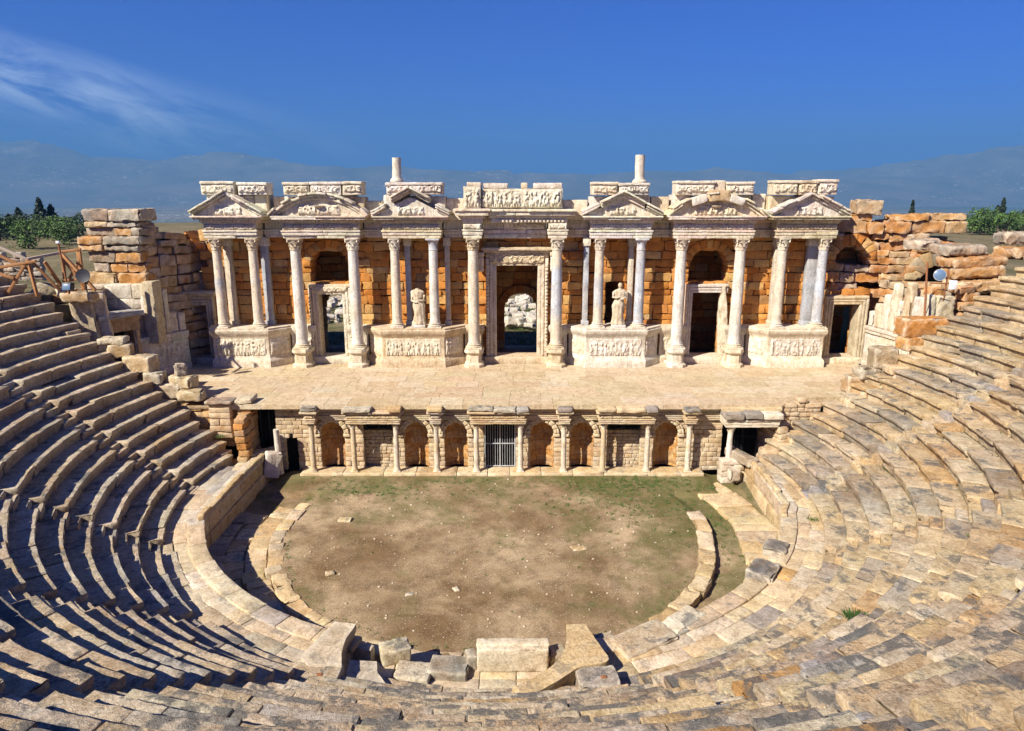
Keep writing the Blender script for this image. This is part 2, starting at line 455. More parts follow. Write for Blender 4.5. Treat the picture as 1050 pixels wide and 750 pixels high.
def valley_mat():
    m, nt, b = new_mat('valley_fields'); k = NB(nt); p = k.pos()
    v = k.n('ShaderNodeTexVoronoi'); v.inputs['Scale'].default_value = .0032; k.link(k.scale(p, 1, .6, 1), v.inputs['Vector'])
    big = k.noise(p, .00035, 4, .6)
    c = k.mix(.55, k.mix(k.ramp(big, .4, .6), (.055, .075, .035), (.13, .12, .07)), v.outputs['Color'], 'MULTIPLY')
    c = k.mix(.5, c, k.mix(k.ramp(big, .4, .6), (.055, .075, .035), (.14, .125, .075)))
    t = k.n('ShaderNodeTexVoronoi'); t.inputs['Scale'].default_value = .018; k.link(p, t.inputs['Vector'])
    tm = k.math('MULTIPLY', k.ramp(t.outputs['Distance'], .2, .4, 1, 0), k.ramp(k.noise(p, .0004, 5, .65), .50, .60))
    c = k.mix(k.math('MULTIPLY', tm, .85), c, (.75, .72, .66))
    k.link(c, b.inputs['Base Color']); b.inputs['Roughness'].default_value = 1.
    return m
M['valley'] = valley_mat()
def mountain_mat():
    m, nt, b = new_mat('mountain_slopes'); k = NB(nt); p = k.pos()
    a = k.noise(p, .0011, 8, .68)
    c = k.mix(k.ramp(a, .38, .62), (.065, .07, .045), (.14, .125, .09))
    t = k.math('MULTIPLY', k.ramp(k.noise(p, .012, 3, .6), .60, .66), k.ramp(k.noise(p, .0007, 3, .6), .48, .58))
    c = k.mix(k.math('MULTIPLY', t, .6), c, (.6, .57, .5))
    k.link(c, b.inputs['Base Color']); b.inputs['Roughness'].default_value = 1.
    return m
M['mount'] = mountain_mat()

# ------------------------------------------------------------------ terrain
RC = (.1, 1.4); R0 = 13.8; TR = .66; RH = .46; Z0 = 1.84        # centre, first row radius, tread, riser, first seat height
def cavea_z(r): return Z0 + RH * (r - R0) / TR
def smooth(a, b, x): t = np.clip((x - a) / (b - a), 0, 1); return t * t * (3 - 2 * t)

def ground_z(x, y):
    r = np.hypot(x - RC[0], y - RC[1])
    P = np.stack([x, y, 0 * x], -1).reshape(-1, 3)
    n = (fbm(P, .12, 5.) * .35 + fbm(P, .018, 9.) * 1.5).reshape(x.shape)
    plate = 3.1 - .012 * np.clip(y - 25, 0, 400) + n * smooth(20, 60, y) * .8
    plate = plate - 190 * smooth(300, 900, y) ** 1.2
    hill = np.clip(cavea_z(r) - .75, -.7, 11.2)
    side = 8.3 - 4.6 * smooth(16, 40, y) + n * .3
    hill = np.where(y < 5.2, hill, np.where(np.abs(x) < 19.3, -.7, np.minimum(hill, side)))
    back = np.where((np.abs(x - 1.2) < 21.5) & (y > 5.0) & (y < 13.5), -.7, plate)
    side2 = np.maximum(plate, np.minimum(side, 8.3) * smooth(21.6, 23.6, np.abs(x - 1.2)) * (1 - smooth(26, 46, y)))
    z = np.where(y < 13.5, hill, np.where((np.abs(x - 1.2) < 19.5) | (y > 46), plate, side2))
    edge = np.where(x < 0, 21.1, 23.0 + .18 * np.clip(y - 9, 0, 5)) + .12 * np.clip(6 - y, -8, 2)
    flank = 3.0 + (np.minimum(side, 8.2) - 3.0) * smooth(0, 1.3, np.abs(x) - edge)
    kx = np.clip((np.abs(x) - R0) / TR, 0, 25); ye = np.where(x < 0, 5.0 + .165 * kx, 5.2 + .065 * kx + .07 * np.clip(kx - 11, 0, 20))
    rowz = np.clip(cavea_z(r) - .75, -.7, 11.2)
    z = np.where((y >= 5.2) & (y < 13.5), flank, z)
    under = (y >= 4.6) & (y < ye) & (np.abs(x) > 13.2)
    z = np.where(under, rowz, z)
    return np.where((np.abs(x) < 19.3) & (y > 5.2) & (y < 13.5) & ~under, -.7, z)

def axis_ms(segs):
    out = []
    for a, b, st in segs: out.extend(np.arange(a, b, st))
    out.append(segs[-1][1]); return np.array(out)
gx = axis_ms([(-9000, -900, 600), (-900, -200, 50), (-200, -60, 8), (-60, 60, .75), (60, 200, 8), (200, 900, 50), (900, 9000, 600)])
gy = axis_ms([(-400, -60, 40), (-60, 62, .75), (62, 200, 4), (200, 420, 12), (420, 1000, 45)])
def sheet(name, gx, gy, zf, mat):
    X, Y = np.meshgrid(gx, gy); Z = zf(X, Y)
    w = len(gx); i = np.arange(len(gy) - 1)[:, None] * w + np.arange(w - 1)[None]
    F = np.stack([i, i + 1, i + w + 1, i + w], -1).reshape(-1, 4)
    mb = MB(); mb.add(np.stack([X.ravel(), Y.ravel(), Z.ravel()], 1), F, (.3, .25, .15))
    return tag(mb.build(name, mat), kind='structure')
sheet('ground', gx, gy, ground_z, M['terrain'])
def valley_z(x, y):
    P = np.stack([x, y, 0 * x], -1).reshape(-1, 3)
    return -188 + fbm(P, .0007, 3.).reshape(x.shape) * 5
sheet('valley_plain', np.linspace(-20000, 20000, 60), np.linspace(600, 17000, 40), valley_z, M['valley'])

def mount_z(x, y):
    P = np.stack([x, y, 0 * x], -1).reshape(-1, 3)
    rid = 1 - np.abs(fbm(P, 1 / 3800., 11., 6)).reshape(x.shape)
    low = fbm(P, 1 / 1500., 31., 5).reshape(x.shape)
    u = x / np.maximum(y, 1)
    h = 430 + 1250 * np.exp(-((u + .84) / .30) ** 2) + 160 * np.exp(-((u + .42) / .20) ** 2) + 560 * np.exp(-((u - .71) / .17) ** 2) + 120 * np.exp(-((u - .45) / .2) ** 2)
    prof = smooth(11500, 16500, y) * .92 + .08 * smooth(11000, 12500, y)
    h = h * np.where(x < 0, 1.22, 1.0)
    return np.minimum(-200 + (h + 190) * prof * (.62 + .42 * rid ** 2) + low * 90 * prof, 1420 + low * 20)
sheet('mountains', np.linspace(-20000, 20000, 330), np.linspace(10800, 18500, 90), mount_z, M['mount'])

# ------------------------------------------------------------------ seating
CAM = np.array([.78, -26.9, 13.6])
STAIRS = [181.8, 205.3, 229.1, 251.2, 285.6, 309.0, 332.4, 356.7]      # the eight radial stairways, degrees
STAIRS = [radians(a) for a in STAIRS]
NROW = 25
def arc_curve(k, c=RC):
    r = R0 + TR * k
    a = np.linspace(radians(160), radians(380), 400)
    return r, Curve(np.stack([c[0] + r * np.cos(a), c[1] + r * np.sin(a)], 1)), radians(160)

def seat_block(mb, crv, sa, sb, k, z, depth=TR + .16, h=RH + .06, worn=0., calm=0.):
    L = sb - sa
    mid = crv.at(np.array([(sa + sb) / 2]))[0][0]
    dist = hypot(mid[0] - CAM[0], mid[1] - CAM[1])
    res = .11 if dist < 11 else (.17 if dist < 18 else .27)
    near = dist < 11
    dz = rng.gauss(0, .005 + .022 * worn); dd = rng.gauss(0, .008 + .03 * worn)
    right = mid[0] > 3
    tint = pick(SEATW if right else SEAT, .10)
    if calm: mean = (.56, .46, .30) if right else (.54, .49, .39); tint = tuple(a * (1 - calm) + b * calm for a, b in zip(tint, mean))
    under = .15 if right else .09
    H = h; r = .026 if near else .022
    zs = [-H / 2, H / 2 - .21, H / 2 - .15, H / 2 - r, H / 2]
    if near: zs = [-H / 2, -H / 2 + .14, H / 2 - .21, H / 2 - .15, H / 2 - .09, H / 2 - r, H / 2]
    def pre(P):
        P = P.copy(); low = np.clip((H / 2 - .145 - P[:, 2]) / .05, 0, 1) * np.clip(1 - (P[:, 1] + depth / 2) / .3, 0, 1)
        P[:, 1] += low * under; return P
    def fn(P):
        return crv.map(np.c_[P[:, 0] + (sa + sb) / 2, P[:, 1], P[:, 2]])
    block(mb, (0, depth / 2 + dd, z - H / 2 + dz), (L - (rng.uniform(.02, .055) if right or near else rng.uniform(.01, .035)), depth, H), rx=rng.gauss(0, .005 + .022 * worn), ry=rng.gauss(0, .003 + .014 * worn),
          rz=rng.gauss(0, .003 + .008 * worn), res=res, rnd=r, rough=.016 if near else .018, chip=1.1 + 1.3 * worn, tint=tint, pre=pre, fn=fn, zs=zs)

WEDGE_LABELS = [
    'seating wedge of the shaded left bank that ends at the stage',
    'seating wedge of the left bank between its two upper stairways, treads half in shadow',
    'seating wedge of the left bank with long curved rows deep in blue shadow',
    'seating wedge at lower left, seen from above as thin bands of shadow and sunlit stone',
    'central seating wedge below the viewer, above the two carved bench arms',
    'seating wedge at lower right with big grey and orange weathered slabs',
    'sunlit seating wedge of the right bank just above the broken slab line',
    'sunlit seating wedge of the right bank with smooth curved rows',
    'sunlit seating wedge at the stage end of the right bank beside the carved wall slabs']
bounds = [None] + STAIRS + [None]
wedge_roots = []
for w in range(9):
    a0 = bounds[w]; a1 = bounds[w + 1]
    am = ((a0 if a0 else radians(172)) + (a1 if a1 else radians(368))) / 2
    root = thing('seating_wedge', (RC[0] + R0 * cos(am), RC[1] + R0 * sin(am), 1.1), WEDGE_LABELS[w], 'seating', 'seating wedges round the orchestra')
    wedge_roots.append(root)
    for k in range(-2 if w == 4 else -1, NROW):
        r, crv, base = arc_curve(k)
        z = Z0 + RH * k
        if w == 4 and k < 0: pass
        half = .46 / r
        kk = max(0, k); yl = (4.75 if k < 0 else 5.3 + .165 * kk) + .12 * sin(k * 2.3); yr = (4.9 if k < 0 else 5.5 + .065 * kk + .07 * max(0, k - 11)) + .15 * cos(k * 3.)
        s0 = (a0 + half) if a0 else pi - math.asin((yl - RC[1]) / r)
        s1 = (a1 - half) if a1 else 2 * pi + math.asin((yr - RC[1]) / r)
        if s1 * r - s0 * r < .4: continue
        if k == -1 and w not in (0, 4, 8) and rng.random() < .0: continue
        mb = MB()
        near = w in (3, 4, 5)
        for (sa, sb) in split((s0 - base) * r, (s1 - base) * r, .9 if w == 5 else 1.1, 1.7 if w == 5 else 2.5):
            am2 = base + (sa + sb) / 2 / r
            if k >= 22 and sin(am2) < -.55 : continue          # the landing the viewer stands on
            miss = rng.random()
            if k == -1 and miss < .3 and w in (0, 1): continue
            worn = rng.random() ** 2.2 * (1.7 if near else 1.1)
            zz = z
            if miss > (.95 if near else .97): zz -= rng.uniform(.04, .14)
            seat_block(mb, crv, sa, sb, k, zz, worn=worn, calm=0. if w == 5 else .2 if near else .38)
        if mb.n: mb.build('seat_row', M['seat_dark' if w in (4, 5) else 'seat'], root)

for i, a in enumerate(STAIRS):
    side = 'left' if i < 4 else 'right'
    order = ['first', 'second', 'third', 'fourth'][i if i < 4 else 7 - i]
    root = thing('stairway', (RC[0] + 13.2 * cos(a), RC[1] + 13.2 * sin(a), 1.1), f'worn stone stairway climbing the {side} bank, {order} one counted from the stage', 'stairway', 'stairways between the seating wedges')
    for k in range(-1, 22):
        r, crv, base = arc_curve(k); z = Z0 + RH * k; s = (a - base) * r
        mb = MB()
        for (d0, d1, zt) in ((.02, .40, z - .225), (.36, .78, z - .012)):
            def fn(P, crv=crv): return crv.map(P)
            mid = crv.at(np.array([s]))[0][0]; dist = hypot(mid[0] - CAM[0], mid[1] - CAM[1])
            block(mb, (s + rng.gauss(0, .02), (d0 + d1) / 2, zt - .25), (.92, d1 - d0, .5), ry=rng.gauss(0, .02), rx=rng.gauss(0, .02), res=.14 if dist < 14 else .25, rnd=.03, rough=.02, chip=1.3,
                  tint=pick(SEATW if mid[0] > 3 else SEAT, .1), fn=fn)
        mb.build('step', M['seat'], root)

# landing at the viewer's feet
mb = MB(); r, crv, base = arc_curve(22)
for d in (0, .9, 1.8, 2.7):
    for (sa, sb) in split((radians(210) - base) * r, (radians(330) - base) * r, .9, 1.7):
        block(mb, ((sa + sb) / 2, d + .45, Z0 + RH * 22 - .2), (sb - sa - .02, .88, .4), res=.4, rnd=.03, rough=.015, tint=pick(SEAT), fn=lambda P, c=crv: c.map(P))
tag(mb.build('upper_walkway', M['pave']), kind='structure')

# ------------------------------------------------------------------ orchestra wall and walkway
WC = (.03, 2.2); WR = 12.0
def wall_pts():
    P = [(-11.2, 5.3), (-11.3, 3.), (-11.32, .6), (-11.34, -1.3)]
    for a in np.linspace(radians(198.5), radians(344), 120): P.append((WC[0] + WR * cos(a), WC[1] + WR * sin(a)))
    P += [(11.95, -.4), (12.03, 1.2), (12.08, 3.), (12.1, 4.9)]
    return P
WALL = Curve(wall_pts())                                             # out (right of travel) = away from the orchestra
# Curve normal points right of travel: travelling anticlockwise that is outward
root = thing('orchestra_wall', (WC[0], WC[1] - WR, 0), 'low curved limestone wall around the dirt orchestra with pale upright slabs', 'wall')
for name, z0, z1, dp, lo, hi, off in (('plinth', -.4, .38, .34, 1., 2.0, -.05), ('slab', .38, 1.0, .26, .8, 1.5, .02), ('coping', 1.0, 1.17, .62, .9, 1.7, -.03)):
    mb = MB()
    for (sa, sb) in split(0, WALL.L, lo, hi):
        m = WALL.at(np.array([(sa + sb) / 2]))[0][0]
        if -3.2 < m[0] < 2.4 and name != 'plinth' and m[1] < -5 : continue       # gap in front of the bench
        top = z1
        if name == 'coping' and rng.random() < .04: continue
        block(mb, ((sa + sb) / 2, off + dp / 2 + rng.gauss(0, .012), (z0 + top) / 2), (sb - sa - .015, dp, top - z0), res=.2, rnd=.022, rough=.012, chip=.8, tint=pick(TAN if name != 'coping' else SEAT, .12),
              fn=lambda P: WALL.map(P), ry=rng.gauss(0, .008))
    mb.build(name, M['pave'], root)
# parapet slabs standing on the two straight stretches
for side, (sa0, sb0), lab in (('l', (.3, 7.2), 'row of upright stone slabs on the left straight of the orchestra wall'), ('r', (WALL.L - 6.6, WALL.L - .2), 'row of upright stone slabs on the right straight of the orchestra wall')):
    mb = MB()
    for (sa, sb) in split(sa0, sb0, .9, 1.5):
        top = 1.17 + rng.uniform(.05, .22)
        block(mb, ((sa + sb) / 2, .12, (1.17 + top) / 2), (sb - sa - .03, .24, top - 1.15), res=.2, rnd=.03, rough=.012, chip=1., tint=pick(TAN), fn=lambda P: WALL.map(P))
    tag(mb.build('parapet', M['pave']), lab, 'parapet')

# paved walkway between the wall and the first row
mb = MB()
WALK = [(.45, .62), (1.02, .62), (1.6, .75), (2.3, .8), (3.0, .8)]
for (o, wd) in WALK:
    for (sa, sb) in split(0, WALL.L, .7, 1.6):
        m, n = WALL.at(np.array([(sa + sb) / 2])); m = (m + n * (o + wd / 2))[0]
        if -4.3 < m[0] < 3.0 and m[1] < -8.5: continue
        if hypot(m[0] - RC[0], m[1] - RC[1]) > 14.3: continue
        if m[1] > 4.6 : continue
        block(mb, ((sa + sb) / 2, o + wd / 2 + rng.gauss(0, .03), .92 + rng.gauss(0, .012)), (sb - sa + rng.uniform(-.03, .01), wd + rng.uniform(-.02, .03), .36), res=.3, rnd=.025, rough=.012, chip=.8,
              rx=rng.gauss(0, .012), ry=rng.gauss(0, .01), tint=pick(SEAT if m[0] < 0 else SEATW, .12), fn=lambda P: WALL.map(P))
tag(mb.build('walkway', M['pave']), kind='structure')
# bedding below the walkway
mb = MB()
aa = np.linspace(0, WALL.L, 160); p, n = WALL.at(aa)
A = np.c_[p + n * .25, np.full(len(aa), .88)]; Bq = np.c_[p + n * 3.2, np.full(len(aa), .88)]
keep = [(not (-4.2 < x < 2.9 and y < -8)) for x, y in p]
V = np.empty((2 * len(aa), 3)); V[0::2] = A; V[1::2] = Bq
F = [(2 * i, 2 * i + 1, 2 * i + 3, 2 * i + 2) for i in range(len(aa) - 1) if keep[i] and keep[i + 1]]
mb.add(V, F, (.34, .25, .15)); tag(mb.build('path_bedding', M['pave']), kind='structure')

# ------------------------------------------------------------------ orchestra floor
def orch_z(x, y):
    P = np.stack([x, y, 0 * x], -1).reshape(-1, 3)
    r = np.hypot(x, y)
    n = (fbm(P, .5, 2.) * .03 + fbm(P, 3., 7.) * .012).reshape(x.shape)
    drop = np.where(y < 3.4, smooth(8.75, 9.1, r) * .26, smooth(10.2, 10.8, np.abs(x)) * .18)
    return n - drop
sheet('orchestra_ground', np.arange(-12.4, 12.5, .16), np.arange(-10.6, 5.95, .16), orch_z, M['dirt'])

def ring(name, r, wd, z, a0, a1, pal, lo=.5, hi=1.3, mat='pave', h=.35, rough=.025, jit=.03, chip=1.2):
    c = Curve([(r * cos(a), r * sin(a)) for a in np.linspace(radians(a0), radians(a1), 200)]); mb = MB()
    for (sa, sb) in split(0, c.L, lo, hi):
        block(mb, ((sa + sb) / 2, wd / 2 + rng.gauss(0, jit), z - h / 2 + rng.gauss(0, .012)), (sb - sa + rng.uniform(-.04, 0), wd * rng.uniform(.88, 1.05), h), res=.2, rnd=.035, rough=rough, chip=chip,
              rx=rng.gauss(0, .02), ry=rng.gauss(0, .02), tint=pick(pal, .12), fn=lambda P: c.map(P))
    return mb.build(name, M[mat])
tag(ring('kerb', 8.45, .6, .035, 166, 288, TAN, .35, 1.2, rough=.045, jit=.06, chip=2.), 'worn tan stone kerb ringing the left and near edge of the dirt orchestra', 'kerb', 'orchestra kerbs')
tag(ring('kerb', 8.45, .62, .07, 308, 368, TAN, .5, 1.5, rough=.04, jit=.04, chip=2.), 'short curved run of kerb stones on the grassy right side of the orchestra', 'kerb', 'orchestra kerbs')
tag(ring('paving_ring', 9.05, .85, -.12, 168, 236, TAN, .4, 1.1, rough=.04, jit=.05), kind='structure')
tag(ring('gutter_paving', 9.9, .8, -.20, 172, 262, TAN, .4, 1., rough=.05, jit=.06), kind='structure')
tag(ring('gutter_paving', 10.7, 1.2, -.16, 172, 262, GREY, .5, 1.2, rough=.05, jit=.06), kind='structure')
tag(ring('paving_ring', 10.15, 1.75, -.10, 322, 384, TAN, .5, 1.2, rough=.03, jit=.05), kind='structure')

# ------------------------------------------------------------------ bench of honour in the middle of the first rows
root = thing('honour_bench', (.3, -11.5, .5), 'curved marble bench with two flared carved arms at the foot of the central rows', 'bench')
mb = MB(); 
for (sa, sb) in split(-3.9, 2.7, .9, 1.5):
    for yy in (-9.9, -10.6, -11.3): block(mb, ((sa + sb) / 2, yy, .40), (sb - sa - .02, .69, .3), res=.3, rnd=.02, tint=pick(TAN))
mb.build('paved_bay', M['pave'], root)
def curved_arm(inner, outer, z0, z1, tint, name='carved_arm'):
    """end of the bench's curved back wall: flat top, plan given by its inner and outer edge"""
    n = 26; m = 5; kz = 6
    def res_(pts):
        pts = np.array(pts, float); l = np.concatenate([[0], np.cumsum(np.linalg.norm(np.diff(pts, axis=0), axis=1))]); u = np.linspace(0, l[-1], n)
        p = np.stack([np.interp(u, l, pts[:, 0]), np.interp(u, l, pts[:, 1])], 1)
        for _ in range(2): p[1:-1] = (p[:-2] + 2 * p[1:-1] + p[2:]) / 4
        return p
    A, B = res_(inner), res_(outer); V = []
    for a, b in zip(A, B):
        prof = [(0, k / kz) for k in range(kz + 1)] + [(k / m, 1) for k in range(1, m)] + [(1, 1 - k / kz) for k in range(kz + 1)]
        for q, h in prof:
            c = a + (b - a) * q; o = (.035 if h > .8 else -.03 * math.sin(pi * h)) * (1 if q in (0, 1) else 0)
            d = (a - b) / np.linalg.norm(a - b) * o * (1 if q == 0 else -1)
            V.append((c[0] + d[0], c[1] + d[1], z0 + (z1 - z0) * h))
    w_ = len(V) // n; V = np.array(V); V += vec_noise(V, 4., 3) * .012
    F = [(i * w_ + k, i * w_ + k + 1, (i + 1) * w_ + k + 1, (i + 1) * w_ + k) for i in range(n - 1) for k in range(w_ - 1)]
    F += [(e0 + k, e0 + w_ - 1 - k, e0 + w_ - 2 - k, e0 + k + 1) for e0 in (0, (n - 1) * w_) for k in range(w_ // 2)]
    mb = MB(); mb.add(V, F, tint); return mb.build(name, M['pave'], root)
curved_arm([(2.36, -9.3), (2.34, -10.0), (2.2, -10.6), (1.85, -11.15), (1.3, -11.65), (.8, -11.95)], [(2.86, -9.3), (3.05, -10.0), (3.4, -10.95), (2.55, -11.1), (1.95, -11.65), (.95, -12.4)], .5, 1.62, (.60, .46, .26))
curved_arm([(-3.72, -9.3), (-3.86, -10.0), (-3.84, -10.6), (-3.7, -11.1)], [(-4.3, -9.2), (-4.6, -10.1), (-4.85, -10.75), (-4.5, -11.1)], .5, 1.62, (.54, .47, .36))
curved_arm([(-2.95, -10.35), (-2.85, -10.8), (-2.5, -11.3)], [(-3.62, -10.3), (-3.6, -10.8), (-3.4, -11.4)], .5, 1.18, (.46, .42, .35), 'seat_end')
for (x, y), rz_, t2, sz in (((2.98, -11.42), .12, (.36, .345, .32), (1.05, .78, 1.0)), ((-4.32, -11.36), -.08, (.50, .43, .32), (1.3, .84, 1.05))):
    mb = MB(); block(mb, (x, y, 1.05), sz, rz=rz_, rx=.04, res=.1, rnd=.03, rough=.02, chip=1.6, tint=t2); mb.build('back_block', M['seat'], root)
    mb = MB(); block(mb, (x + .15, y - .05, 1.05 + sz[2] / 2 + .012), (.15, .1, .03), rz=rz_, rnd=.01, rough=.003, chip=0, tint=(.07, .04, .02)); mb.build('hole_shade', M['rust'], root)  # dark plate on the block top, painted stand-in for a shaded hole
mb = MB()
block(mb, (.8, -9.78, .92), (2.0, .46, .72), rz=.0, res=.14, rnd=.04, rough=.015, chip=1., tint=(.62, .55, .42))
block(mb, (.8, -9.68, 1.26), (2.05, .32, .14), res=.14, rnd=.03, rough=.012, chip=1., tint=(.66, .58, .44))
mb.build('front_slab', M['pave'], root)

def loose(name, c, s, rz=0, rx=0, ry=0, pal=TAN, label='', cat='stone block', group=None, mat='seat', res=.14, rough=.035, rnd=.05, chip=1.6, tint=None):
    mb = MB(); block(mb, (0, 0, s[2] / 2), s, rz=rz, rx=rx, ry=ry, res=res, rnd=rnd, rough=rough, chip=chip, tint=tint or pick(pal))
    mb.V = [v + np.array(c) for v in mb.V]
    return tag(mb.build(name, M[mat], loc=c), label, cat, group)

loose('stone_block', (-2.6, -9.35, .5), (.85, .6, .48), rz=.35, pal=SEAT, label='cubic pale block on the orchestra rim, left of the flat grey slab', res=.1, rough=.02)
loose('stone_block', (-1.95, -10.15, .55), (1.0, .75, .22), rz=-.12, pal=SEAT, label='flat pale slab in the bench bay beside the cubic block', res=.1, rough=.02)
loose('stone_block', (-.98, -9.95, .5), (1.1, .8, .30), rz=-.1, pal=GREY, label='flat blue grey slab lying in the bench bay, left of the tall white slab', res=.1, rough=.02)
loose('stone_block', (-2.75, -11.75, 1.0), (.34, 1.25, .42), rz=.62, rx=-.30, pal=TAN, label='thin slab leaning across the broken left end of the bench', res=.1, rough=.02)
loose('stone_block', (-.38, -9.72, .5), (.3, .42, .5), rz=.2, pal=GREY, label='small upright grey stone touching the left end of the tall bench slab', res=.1, rough=.025)
loose('stone_block', (2.05, -9.55, .5), (.5, .45, .5), rz=.2, rx=.1, pal=GREY, label='rough pitted stone between the tall bench slab and the right arm', res=.08)
loose('stone_block', (3.35, -9.3, .6), (1.0, .85, .42), rz=.3, pal=SEAT, label='rough pitted block on the rim just right of the right bench arm', res=.1, rough=.05)
loose('stone_block', (4.55, -9.3, .95), (1.9, 1.0, .26), rz=.52, pal=TAN, label='large cream slab on the wall top right of the bench arm')
loose('stone_block', (5.9, -8.4, .95), (1.5, .7, .26), rz=.72, pal=MARBLE, label='long white coping slab on the near right rim of the orchestra')
loose('stone_block', (9.3, -5.6, .95), (1.1, .9, .34), rz=.95, tint=(.17, .165, .16), label='square dark grey slab on the right rim of the orchestra')
loose('stone_block', (10.3, -4.05, .98), (.9, .8, .30), rz=1.05, tint=(.20, .20, .195), label='dark weathered block at the bend of the right orchestra wall')

# ------------------------------------------------------------------ masonry walls
def masonry(mb, p0, p1, zb, ztop, thick=1., course=.46, lo=.6, hi=1.3, opens=(), pal=ORANGE, rough=.03, jit=.035, res=.34, rnd=.035, chip=1., vary=.12, skip=0., wild=0.):
    """courses of blocks from p0 to p1 (front face on the right of travel); opens: functions z0,z1 -> list of (a,b) gaps"""
    p0 = np.array(p0, float); p1 = np.array(p1, float); L = np.linalg.norm(p1 - p0); t = (p1 - p0) / L; n = np.array([t[1], -t[0]])
    def fn(P): return np.c_[p0 + P[:, :1] * t - P[:, 1:2] * n, P[:, 2]]
    z = zb
    zt = ztop if callable(ztop) else (lambda u: ztop)
    zmax = max(zt(u) for u in np.linspace(0, L, 60))
    while z < zmax - .05:
        h = course * (1 + rng.uniform(-vary, vary)); 
        if zmax - z < h * 1.4: h = max(.12, zmax - z)
        gaps = sorted(g for o in opens for g in o(z, z + h))
        x = 0.; ints = []
        for a, b in gaps:
            if a > x + .02: ints.append((x, a))
            x = max(x, b)
        if x < L - .02: ints.append((x, L))
        for a, b in ints:
            for sa, sb in split(max(a, 0), min(b, L), lo, hi):
                if sb - sa < .04: continue
                if zt((sa + sb) / 2) < z + h * .55: continue
                if skip and rng.random() < skip: continue
                block(mb, ((sa + sb) / 2, thick / 2 + rng.gauss(0, jit), z + h / 2 + wild * rng.gauss(0, .02)), ((sb - sa - .012) * (1 + wild * rng.uniform(-.06, .05)), thick, (h - .012) * (1 + wild * rng.uniform(-.12, .06))), ry=rng.gauss(0, .006 + .03 * wild), rz=rng.gauss(0, .03) * wild, rx=rng.gauss(0, .04) * wild, res=res, rnd=rnd, rough=rough, chip=chip, tint=pick(pal, .14), fn=fn)
        z += h
def rect(a, b, c, d): return lambda z0, z1: [(a, b)] if (z0 + z1) / 2 > c and (z0 + z1) / 2 < d else []
def arch(cx, w, zb, zs):                                             # opening: straight to the springing, then a half circle
    def f(z0, z1):
        z = (z0 + z1) / 2
        if z < zb or z > zs + w: return []
        hw = w if z < zs else sqrt(max(0, w * w - (z - zs) ** 2))
        return [(cx - hw, cx + hw)]
    return f
def voussoirs(mb, cx, zs, r0, r1, y0, thick, n=11, a0=0, a1=pi, pal=ORANGE, res=.25, rough=.025, fn=None):
    for i in range(n):
        a = a0 + (a1 - a0) * (i + .5) / n; w = (a1 - a0) / n * (r0 + r1) / 2 - .015
        c = (cx + (r0 + r1) / 2 * cos(a), y0 + thick / 2 + rng.gauss(0, .015), zs + (r0 + r1) / 2 * sin(a))
        P0 = np.array(c)
        def f(P, a=a, P0=P0):
            Q = P - P0; u = Q[:, 0] * (1 + (Q[:, 2]) / ((r0 + r1) / 2)); v = Q[:, 2]
            out = np.c_[P0[0] + u * sin(a) + v * cos(a), P[:, 1], P0[2] - u * cos(a) + v * sin(a)]
            return fn(out) if fn else out
        block(mb, c, (w, thick, r1 - r0), res=res, rnd=.03, rough=rough, chip=1., tint=pick(pal, .12), fn=f)

# ------------------------------------------------------------------ stage floor
mb = MB()
y = 5.9
xs_rows = [(-19.2, 21.8)]
yy = 5.62
while yy < 15.6:
    d = rng.uniform(.75, 1.25)
    for sa, sb in split(-18.9, 21.6, 1.1, 2.6):
        if (sa < -13.6 and yy < 5.6 + .2 * (-13.6 - sa)) or (sb > 15.4 and yy < 5.95): continue
        block(mb, ((sa + sb) / 2, yy + d / 2, 3.47 + rng.gauss(0, .002)), (sb - sa - .010, d - .010, .26), res=1., rnd=.008, rough=.002, chip=.2, tint=pick([((.50, .40, .265), 5), ((.52, .42, .285), 4), ((.48, .375, .24), 3), ((.55, .46, .33), 2)], .04))
    yy += d
tag(mb.build('stage_floor', M['floor'], smooth=False), kind='structure')
mb = MB(); box(mb, -18.9, 21.6, 6.2, 15.6, 3.18, 3.33, (.3, .22, .13)); tag(mb.build('stage_floor', M['pave']), kind='structure')

